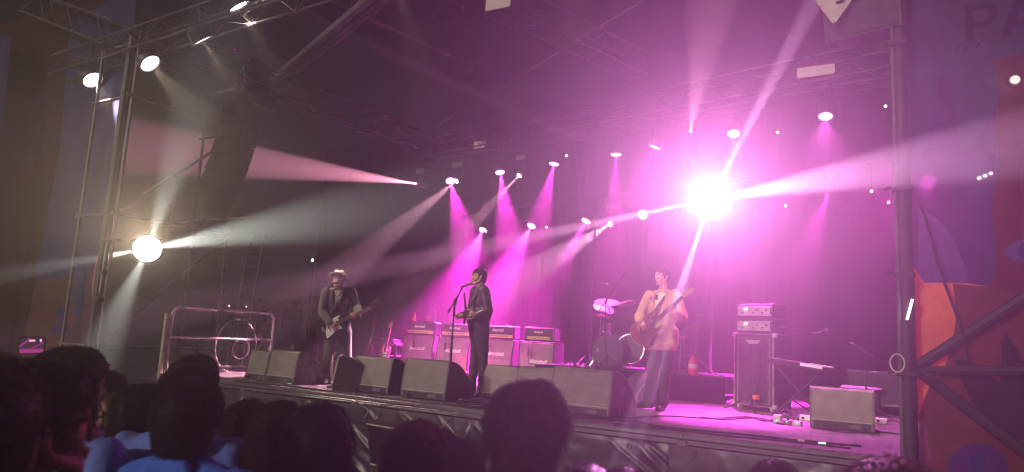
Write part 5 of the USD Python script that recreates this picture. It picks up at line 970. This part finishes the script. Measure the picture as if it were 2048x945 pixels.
for e in (-1, 1): t.add('castor', cat([lathe([(0, -.018), (.05, -.018), (.05, .018), (0, .018)], 14, (1, 0, 0), V(e*.36, .06, .05)), box(e*.36-.03, e*.36+.03, .02, .1, .09, .13)]), 'white')
t = T('pedal_board', 'effects pedals with a blue light on the deck below the keyboard', 'pedal', fl(1576, 850))
for k in range(3): 
    p = t.add('pedal', box(-.16+.11*k, -.07+.11*k, -.06, .06, .0, .055+.05*(k == 0), .008), ('silver', 'monitor', 'silver')[k]); t.add('knob', rod(V(-.115+.11*k, .03, .055+.05*(k == 0)), V(-.115+.11*k, .03, .075+.05*(k == 0)), .012), 'rubber', under=p); t.add('indicator', trimesh.creation.icosphere(1, .008).apply_translation(V(-.115+.11*k, -.062, .04)), 'bluespot', under=p)
for px, py, lab in ((1612, 842, 'small white junction box on the deck beside the keyboard legs'), (1762, 848, 'small white junction box on the deck left of the mast'), (1828, 858, 'blue lit stage box on the deck right of the mast')):
    t = T('junction_box', lab, 'box', fl(px, py)); t.add('case', box(-.07, .07, -.05, .05, 0, .07, .01), 'white'); t.add('lead', tube(bez(V(.07, 0, .03), V(.15, .0, .1), V(.25, -.05, .0)), .007, 5), 'cable'); t.add('socket', rod(V(-.03, -.055, .035), V(-.03, -.05, .035), .018), 'bluespot' if px == 1828 else 'rubber')
# ------------------------------------------------------------------ left back: racks, cases, guitars, crew
def y_at(px, py, y): return at(px, py, 1, y)
q = y_at(490, 625, 4.2); t = T('equipment_rack', 'table of lit audio units with a pink panel behind the guard rail', 'rack', (q[0], 4.2, DECK)); zt = q[2]-DECK
[t.add('post', rod(V(x, y, 0), V(x, y, zt-.1), .02), 'steel') for x in (-.38, .38) for y in (0, .5)]; t.add('table_top', box(-.5, .5, -.05, .6, zt-.12, zt-.09, .005), 'tolex'); 
u = t.add('unit', box(-.42, .32, .0, .4, zt-.085, zt+.03, .006), 'monitor')
for k in range(8): t.add('module', box(-.4+.09*k, -.335+.09*k, -.008, .0, zt-.07, zt+.015, .003), 'cream', under=u)
t.add('panel', box(-.15, .5, .08, .3, zt+.05, zt+.22, .008), 'b_pink'); t.add('lower_unit', box(-.3, .4, .05, .45, zt-.42, zt-.2, .008), 'tolex')
for k in range(3): t.add('indicator', trimesh.creation.icosphere(1, .012).apply_translation(V(-.55+.3*k, -.02, zt+.13)), 'tiny')
for k in range(6): t.add('hanging_lead', tube(bez(V(-.3+.12*k, .0, zt-.12), V(-.35+.13*k, -.08, zt-.5), V(-.2+.1*k, -.02, .05), n=12), .006, 5), 'palecable' if k % 2 else 'cable')
for (px, py, y, w, h, lab) in ((585, 690, 4.0, 1.0, .55, 'black flight case with pale edges left behind the man in the hat'), (570, 722, 3.6, .8, .4, 'lower black flight case standing in front of the upper one')):
    q = fl(px, 745); q = at(px, py, 1, y); t = T('flight_case', lab, 'case', (q[0], y, DECK)); z1 = q[2]-DECK+.1; t.add('body', box(-w/2, w/2, 0, .6, .06, z1, .012), 'tolex')
    for z in (.07, z1-.01): t.add('edge_trim', box(-w/2-.006, w/2+.006, -.008, .004, z-.016, z+.016, .003), 'alu')
    for e in (-1, 1): t.add('edge_trim', box(e*w/2-.016, e*w/2+.016, -.0085, .006, .088, z1-.028, .003), 'alu')
    t.add('latch', box(-.06, .06, -.014, -.002, z1-.2, z1-.1, .004), 'silver'); t.add('castors', cat([lathe([(0, -.015), (.03, -.015), (.03, .015), (0, .015)], 10, (1, 0, 0), V(e*w*.4, y_, .03)) for e in (-1, 1) for y_ in (.08, .5)]), 'rubber')
q = y_at(765, 700, 4.6); gs = T('guitar_rack', 'small steel rack beside the leftmost amplifier', 'rack', (q[0], 4.6, DECK)); zt = at(765, 686, 1, 4.6)[2]-DECK
gs.add('shelf', box(-.4, .35, 0, .3, zt-.04, zt, .005), 'steel'); gs.add('shelf', box(-.4, .35, 0, .3, zt-.28, zt-.25, .005), 'steel')
for x in (-.38, .33): gs.add('post', rod(V(x, .02, 0), V(x, .02, zt), .018), 'alu')
gs.add('unit', box(-.2, .25, .02, .28, zt, zt+.09, .01), 'tolex')
for k, (x, lab) in enumerate(((-.28, 'dark guitar leaning upright at the left of the steel rack'), (.22, 'guitar standing at the right of the steel rack beside the amplifiers'))):
    guitar(lab, V(q[0]+x, 4.42, DECK+.32), V(.08-.1*k, .25, 1), V(-.1, -1, .25), 'sunburst' if k == 0 else 'wood', 'rosewood' if k == 0 else 'white', scale=.9)
for k, (x0_, x1_) in enumerate(((757, 766), (768, 777))):
    t = T('wooden_stick', ('left', 'right')[k]+' of two pale wooden sticks leaning behind the monitors', 'stick', at(x0_, 735, 1, 4.0)*V(1, 1, 0)+V(0, 0, DECK)); t.add('stick', rod(V(0, 0, 0), at(x1_, 698, 1, 4.1)-t.loc, .014), 'wood')
def standing(label, loc, yaw, hgt, shirt, trousers, hair, style, skin='skin_tan', seed=0, res=.02, fuzz=0, arms='down', face=False, long_sleeve=False, w=1., gaze=0., fw=.0012, fl_=.04, flc=.4, polo=False):
    """A standing person facing local +y: body, clothes and hair."""
    s = hgt/1.75; J = dict(shL=V(-.19, -.02, 1.44), shR=V(.19, -.02, 1.44), elL=V(-.25, -.04, 1.15), elR=V(.25, -.04, 1.15), wrL=V(-.24, .07, .92), wrR=V(.24, .07, .92), hipL=V(-.09, 0, .92), hipR=V(.09, 0, .92), knL=V(-.1, .02, .5), knR=V(.1, .02, .5), anL=V(-.11, -.03, .085), anR=V(.11, -.03, .085), toeL=V(-.13, .15, .03), toeR=V(.13, .15, .03))
    if arms == 'up': J.update(elL=V(-.22, .24, 1.36), elR=V(.22, .24, 1.36), wrL=V(-.1, .36, 1.62), wrR=V(.1, .36, 1.62))
    J = {k: v*s for k, v in J.items()}; f = V(0, 1, 0); t = T('person', label, 'person', loc, 'people in the crowd' if fuzz else 'crew behind the stage', rot=yaw)
    hc = V(0, .01, 1.62)*s; R = head_frame(V(math.sin(gaze), math.cos(gaze), .05)); hb = figure(J, f, 0, w=w)
    hulls = sum((hb[k] for k in ('torso', 'pelvis', 'arms', 'legs')), []) + [hull(h) for h in head_hulls(hc, R, s)]+[hull([(V(0, -.03, 1.47)*s, .06*s), (hc+V(0, -.025, -.06)*s, .056*s)])]+[hull(x) for x in hb['feet']]
    for sd, wr in ((-1, J['wrL']), (1, J['wrR'])): hulls += hand_hulls(wr, V(0, .3, -1) if arms == 'down' else V(-sd*.3, .1, 1), V(sd, 0, 0) if arms == 'down' else V(sd*.3, -1, 0), -sd, .4, s=s)
    b = t.add('body', blob(hulls, res*.6, 3), skin, True)
    if face: face_parts(t, b, hc, R, s)
    hb = figure(J, f, .018, w=w); cut = [] if long_sleeve else [m3.Manifold.cube((3, 3, 3), True).translate((0, 0, (1.18 if arms == 'down' else 3.2)*s-1.5)) ^ (m3.Manifold.cube((.2, 1, 3), True).translate((-.33*s, 0, 0))+m3.Manifold.cube((.2, 1, 3), True).translate((.33*s, 0, 0)))]
    sh = hb['torso']+hb['pelvis'][:1]+(hb['arms'] if long_sleeve else [hull([(J['sh'+x], .064), (J['sh'+x]*.35+J['el'+x]*.65, .064)]) for x in 'LR'])
    jk = t.add('shirt', blob(sh, res, 4, .016, 15, seed), shirt, True)
    if polo: t.add('collar', blob([hull([(V(e*.06, -.05, 1.485)*s, .022), (V(e*.075, .01, 1.475)*s, .02), (V(0, -.09, 1.475)*s, .02)]) for e in (-1, 1)]+[hull([(V(-.05, -.09, 1.515)*s, .014), (V(.05, -.09, 1.515)*s, .014), (V(-.08, -.085, 1.46)*s, .016), (V(.08, -.085, 1.46)*s, .016)])], .012, 3), shirt, True, under=jk)
    t.add('trousers', blob(figure(J, f, .016, w=w)['pelvis']+figure(J, f, .02, w=w)['legs'], res, 4, .008, 14, seed+1), trousers, True)
    for x in hb['feet']: t.add('shoe', tm(hull([(p, r*.7) for p, r in x])), 'shoe', True)
    hm = hair_shell(hc, R, style, s*1.0, seed+2); hp = t.add('hair', hm, hair, True)
    if fuzz: strands(t, hm, hp, hair, fuzz*3, fl_, fw, seed, flc, .9)
    return t
for px, py, y, lab, sd in ((518, 608, 5.4, 'crew member in dark clothes behind the pink panel', 1), (588, 612, 5.8, 'second crew member in the dark left of the man in the hat', 2)):
    c = at(px, py, 1, y); standing(lab, (c[0], y, DECK), 2.8+.5*sd, (c[2]-DECK)+.14, 'black_cotton', 'jeans', 'hair_dark', 'short', seed=40+sd, face=True, long_sleeve=True)

# ------------------------------------------------------------------ the crowd, seen from behind
crowd = [   # head top in the photograph, distance, heading, gaze, shirt, hair, style, loose hairs, label, extras
    (-26, 697, 1.38, .55, .15, 'black_cotton', 'hair_grey', 'short', 2600, 'person with short fair hair filling the lower left corner', {}),
    (90, 711, 1.72, .0, -.2, 'black_cotton', 'hair_dark', 'short', 2600, 'person in glasses looking right, second from the left edge', {}),
    (150, 688, 2.55, .2, -.2, 'paleblue', 'hair_dark', 'short', 1800, 'person in a pale blue shirt below the glowing phone', {}),
    (212, 738, 3.3, -.7, -.55, 'paleblue', 'hair_brown', 'short', 1200, 'balding person in profile facing right with a pale collar', {'face': True}),
    (290, 764, 3.0, .3, 0, 'black_cotton', 'hair_dark', 'long', 1500, 'dark long haired person in black left of the blue polo shirt', {}),
    (394, 705, 3.1, .45, .1, 'black_cotton', 'hair_dark', 'short', 1600, 'farthest of the three lined up heads in front of the guard rail', {}),
    (384, 722, 2.75, .45, .15, 'paleblue', 'hair_brown', 'short', 1800, 'middle of the three lined up heads, blue shoulder showing at left', {}),
    (390, 752, 2.3, .4, .05, 'blue', 'hair_dark', 'short', 2600, 'person in a blue polo shirt with the collar up, nearest of three', {'polo': True}),
    (500, 797, 3.0, .5, 0, 'black_cotton', 'hair_dark', 'bob', 1400, 'dark haired person below the leftmost monitors', {}),
    (562, 799, 2.6, .4, 0, 'black_cotton', 'hair_brown', 'bob', 1500, 'person with bobbed hair between two dark heads below the second monitor', {}),
    (643, 802, 1.95, .35, .1, 'black_cotton', 'hair_dark', 'long', 2200, 'person with long dark hair left of the front fill speaker', {}),
    (836, 838, 2.2, .3, 0, 'black_cotton', 'hair_red', 'bob', 2600, 'red haired person in front of the front fill speaker', {}),
    (1062, 764, 1.95, .35, 0, 'black_cotton', 'hair_brown', 'curly', 4200, 'person with thick curly hair in the middle of the crowd', {}),
    (1172, 922, 1.55, .3, 0, 'black_cotton', 'hair_dark', 'short', 1500, 'top of a dark head just right of the curly one at the bottom edge', {}),
    (1248, 930, 1.9, .3, 0, 'black_cotton', 'hair_dark', 'short', 1200, 'top of a second dark head at the bottom edge below the bass player', {}),
    (1553, 916, 2.2, .2, 0, 'black_cotton', 'hair_dark', 'short', 1600, 'dim head with a tuft of hair below the right part of the stage lip', {}),
    (1790, 908, 1.3, .35, 0, 'black_cotton', 'hair_red', 'short', 4200, 'reddish fuzzy head at the bottom edge below the mast', {})]
people = {}
for k, (px, py, dist, yaw, gaze, shirt, hair, style, fuzz, lab, ex) in enumerate(crowd):
    P = at_dist(px, py, dist); off = V(-math.sin(yaw), math.cos(yaw), 0)*-.02*0
    people[k] = (standing(lab, (P[0], P[1], 0), yaw, P[2]-.015, shirt, 'jeans' if k % 2 else 'black_cotton', hair, style, 'skin_tan' if k % 3 else 'skin', 60+k, fuzz=fuzz, gaze=-gaze, w=1.04, fw=.0009*max(1, dist/1.6), fl_=.02 if style == 'short' else .03, flc=.55 if style == 'curly' else .35, **ex), P[2]-.015)
t, h = people[1]; s = h/1.75; R = head_frame(V(math.sin(.2), math.cos(.2), .05)); hc = V(0, .01, 1.62)*s
for e in (-1, 1):
    t.add('glasses_lens', extrude(rrect(.056, .04, .014).difference(rrect(.05, .034, .012)), .004, hc+R @ V(e*.033, .098, .012), R[:, 0], R[:, 2]), 'rubber'); t.add('glasses_arm', tube([hc+R @ V(e*.062, .096, .02), hc+R @ V(e*.08, .04, .018), hc+R @ V(e*.083, -.02, .012)], .0028, 5), 'rubber')
pp = at_dist(60, 760, 3.75); hold = standing('person holding a phone up at the left, behind the glasses wearer', (pp[0], pp[1], 0), .4, 1.62, 'black_cotton', 'jeans', 'hair_dark', 'short', 'skin_tan', 99, arms='up', fuzz=800, long_sleeve=True)
pc = at_dist(64, 691, 3.4); a, b = at_dist(38, 672, 3.4), at_dist(92, 672, 3.4); lx = unit(b-a); un = unit(EYE-pc); uz = unit(np.cross(un, lx)); lx = np.cross(uz, un)
ph = T('phone', 'phone held sideways with a pink stage picture on its screen', 'phone', pc); pw, pz = np.linalg.norm(b-a), np.linalg.norm(b-a)*.78
ph.add('body', extrude(rrect(pw, pz, .01), .008, -un*.009, lx, uz), 'rubber'); sc = ph.add('screen', extrude(rrect(pw-.008, pz-.008, .007), .0006, -un*.0008, lx, uz), 'phone_dark')
bx_ = lambda x0, x1, y0, y1, m: ph.add('picture', extrude(sg.box(x0*pw, y0*pz, x1*pw, y1*pz), .0004, un*.0006, lx, uz), m, under=sc)
bx_(-.44, .44, -.44, -.2, 'phone_pink'); bx_(-.12, .1, .22, .3, 'phone_light'); bx_(.28, .34, .2, .34, 'phone_light'); ph.add('picture', extrude(sg.LineString([(-.44*pw, -.05*pz), (-.1*pw, .35*pz)]).buffer(.003), .0004, un*.0006, lx, uz), 'phone_pink', under=sc); ph.add('picture', extrude(sg.LineString([(.0, -.15*pz), (.4*pw, .12*pz)]).buffer(.002), .0004, un*.0006, lx, uz), 'phone_pink', under=sc)

# ------------------------------------------------------------------ cables on the deck and over its lip
def deck_cable(label, pts, r=.009, mat='cable', z=None, coil=None):
    P = [fl(*p)+V(0, 0, .01+.006*(i % 2)) for i, p in enumerate(pts)]
    o = P[0]*V(1, 1, 0)+V(0, 0, DECK); t = T('stage_cable', label, 'cable', o); q = spline(P, 8); q[:, :2] += (meshkit.noise(q*3, len(label))-.5)[:, None]*.04
    t.add('run', tube(q-o, r, 6), mat); return t
deck_cable('dark cable wandering along the deck in front of the bass player', ((1180, 838), (1260, 838), (1330, 834), (1420, 840), (1500, 836), (1570, 852)))
deck_cable('dark cable lying along the front rail right of the largest monitor', ((1150, 836), (1260, 846), (1340, 858), (1480, 872), (1600, 884), (1720, 896)), .012)
deck_cable('second cable close beside the front rail at right', ((1230, 850), (1330, 862), (1450, 874), (1560, 885), (1700, 899)), .01)
deck_cable('cable looping from the right end monitor toward the mast', ((1640, 858), (1690, 868), (1760, 866), (1800, 872), (1830, 872)))
deck_cable('cable between the pedals and the bass cabinet', ((1555, 838), (1530, 845), (1500, 838), (1450, 842), (1400, 836)))
deck_cable('cable along the rail under the left monitors', ((470, 764), (560, 773), (650, 783), (740, 794), (840, 806), (930, 815)), .01)
for k, (px, py, m, lab) in enumerate(((578, 768, 'green', 'green lit plug at the foot of the second monitor'), (828, 792, 'green', 'green lit plug at the foot of the singer\'s monitor'), (817, 791, 'white', 'white plug beside the green one at the singer\'s monitor'), (1602, 886, 'cream', 'small yellowish plug lying by the right rail'), (1644, 891, 'green', 'small green plug lying by the right rail'))):
    t = T('cable_plug', lab, 'plug', fl(px, py)); t.add('plug', rod(V(-.03, 0, .015), V(.03, .01, .015), .013), m); t.add('tail', tube(bez(V(.03, .01, .015), V(.1, .02, .04), V(.16, .04, .01)), .006, 5), 'cable')
for k, (pts, lab) in enumerate((([(706, 782), (716, 805), (735, 820), (728, 838)], 'grey lead hanging over the lip left of the front fill speaker'), ([(728, 787), (738, 800), (752, 812)], 'short lead hanging over the lip above the front fill speaker'), ([(868, 803), (835, 812), (800, 808), (760, 813)], 'dark lead sagging over the lip to the front fill speaker'), ([(934, 824), (905, 838), (893, 848)], 'lead dropping from the cable heap to the speaker side'))):
    P = [at(*p, 1, -.08-.04*i) for i, p in enumerate(pts)]; o = P[-1]; t = T('hanging_lead', lab, 'cable', o); t.add('lead', tube(spline(P, 8)-o, .007, 5), 'monitor' if k < 2 else 'cable')
c = fl(948, 815); t = T('cable_heap', 'heap of coiled black cable on the rail at the singer\'s feet', 'cable', c*V(1, 1, 0)+V(0, 0, DECK))
for k in range(7): t.add('loop', tube([V((.24-.015*k)*math.cos(q)+.02*math.sin(k), (.085+.01*(k % 3))*math.sin(q)-.01*k, .012+.012*k+.01*math.sin(2*q+k)) for q in np.linspace(0, 2*math.pi, 26, endpoint=False)], .009, 5, closed=True), 'cable')

# ------------------------------------------------------------------ haze
usdkit.material(stage, '/World/Looks/haze_air', {'v': ('principled_volume', {'color': (1, .94, .93), 'density': HAZE_DENSITY, 'anisotropy': .7})}, volume='v.volume')
M['haze'] = UsdShade.Material.Get(stage, '/World/Looks/haze_air')
solo('haze', box(-62, 47, -62, 47, -1.1, 10.4), 'haze', 'thin stage smoke hanging in the air', None, kind='stuff', smooth=False)
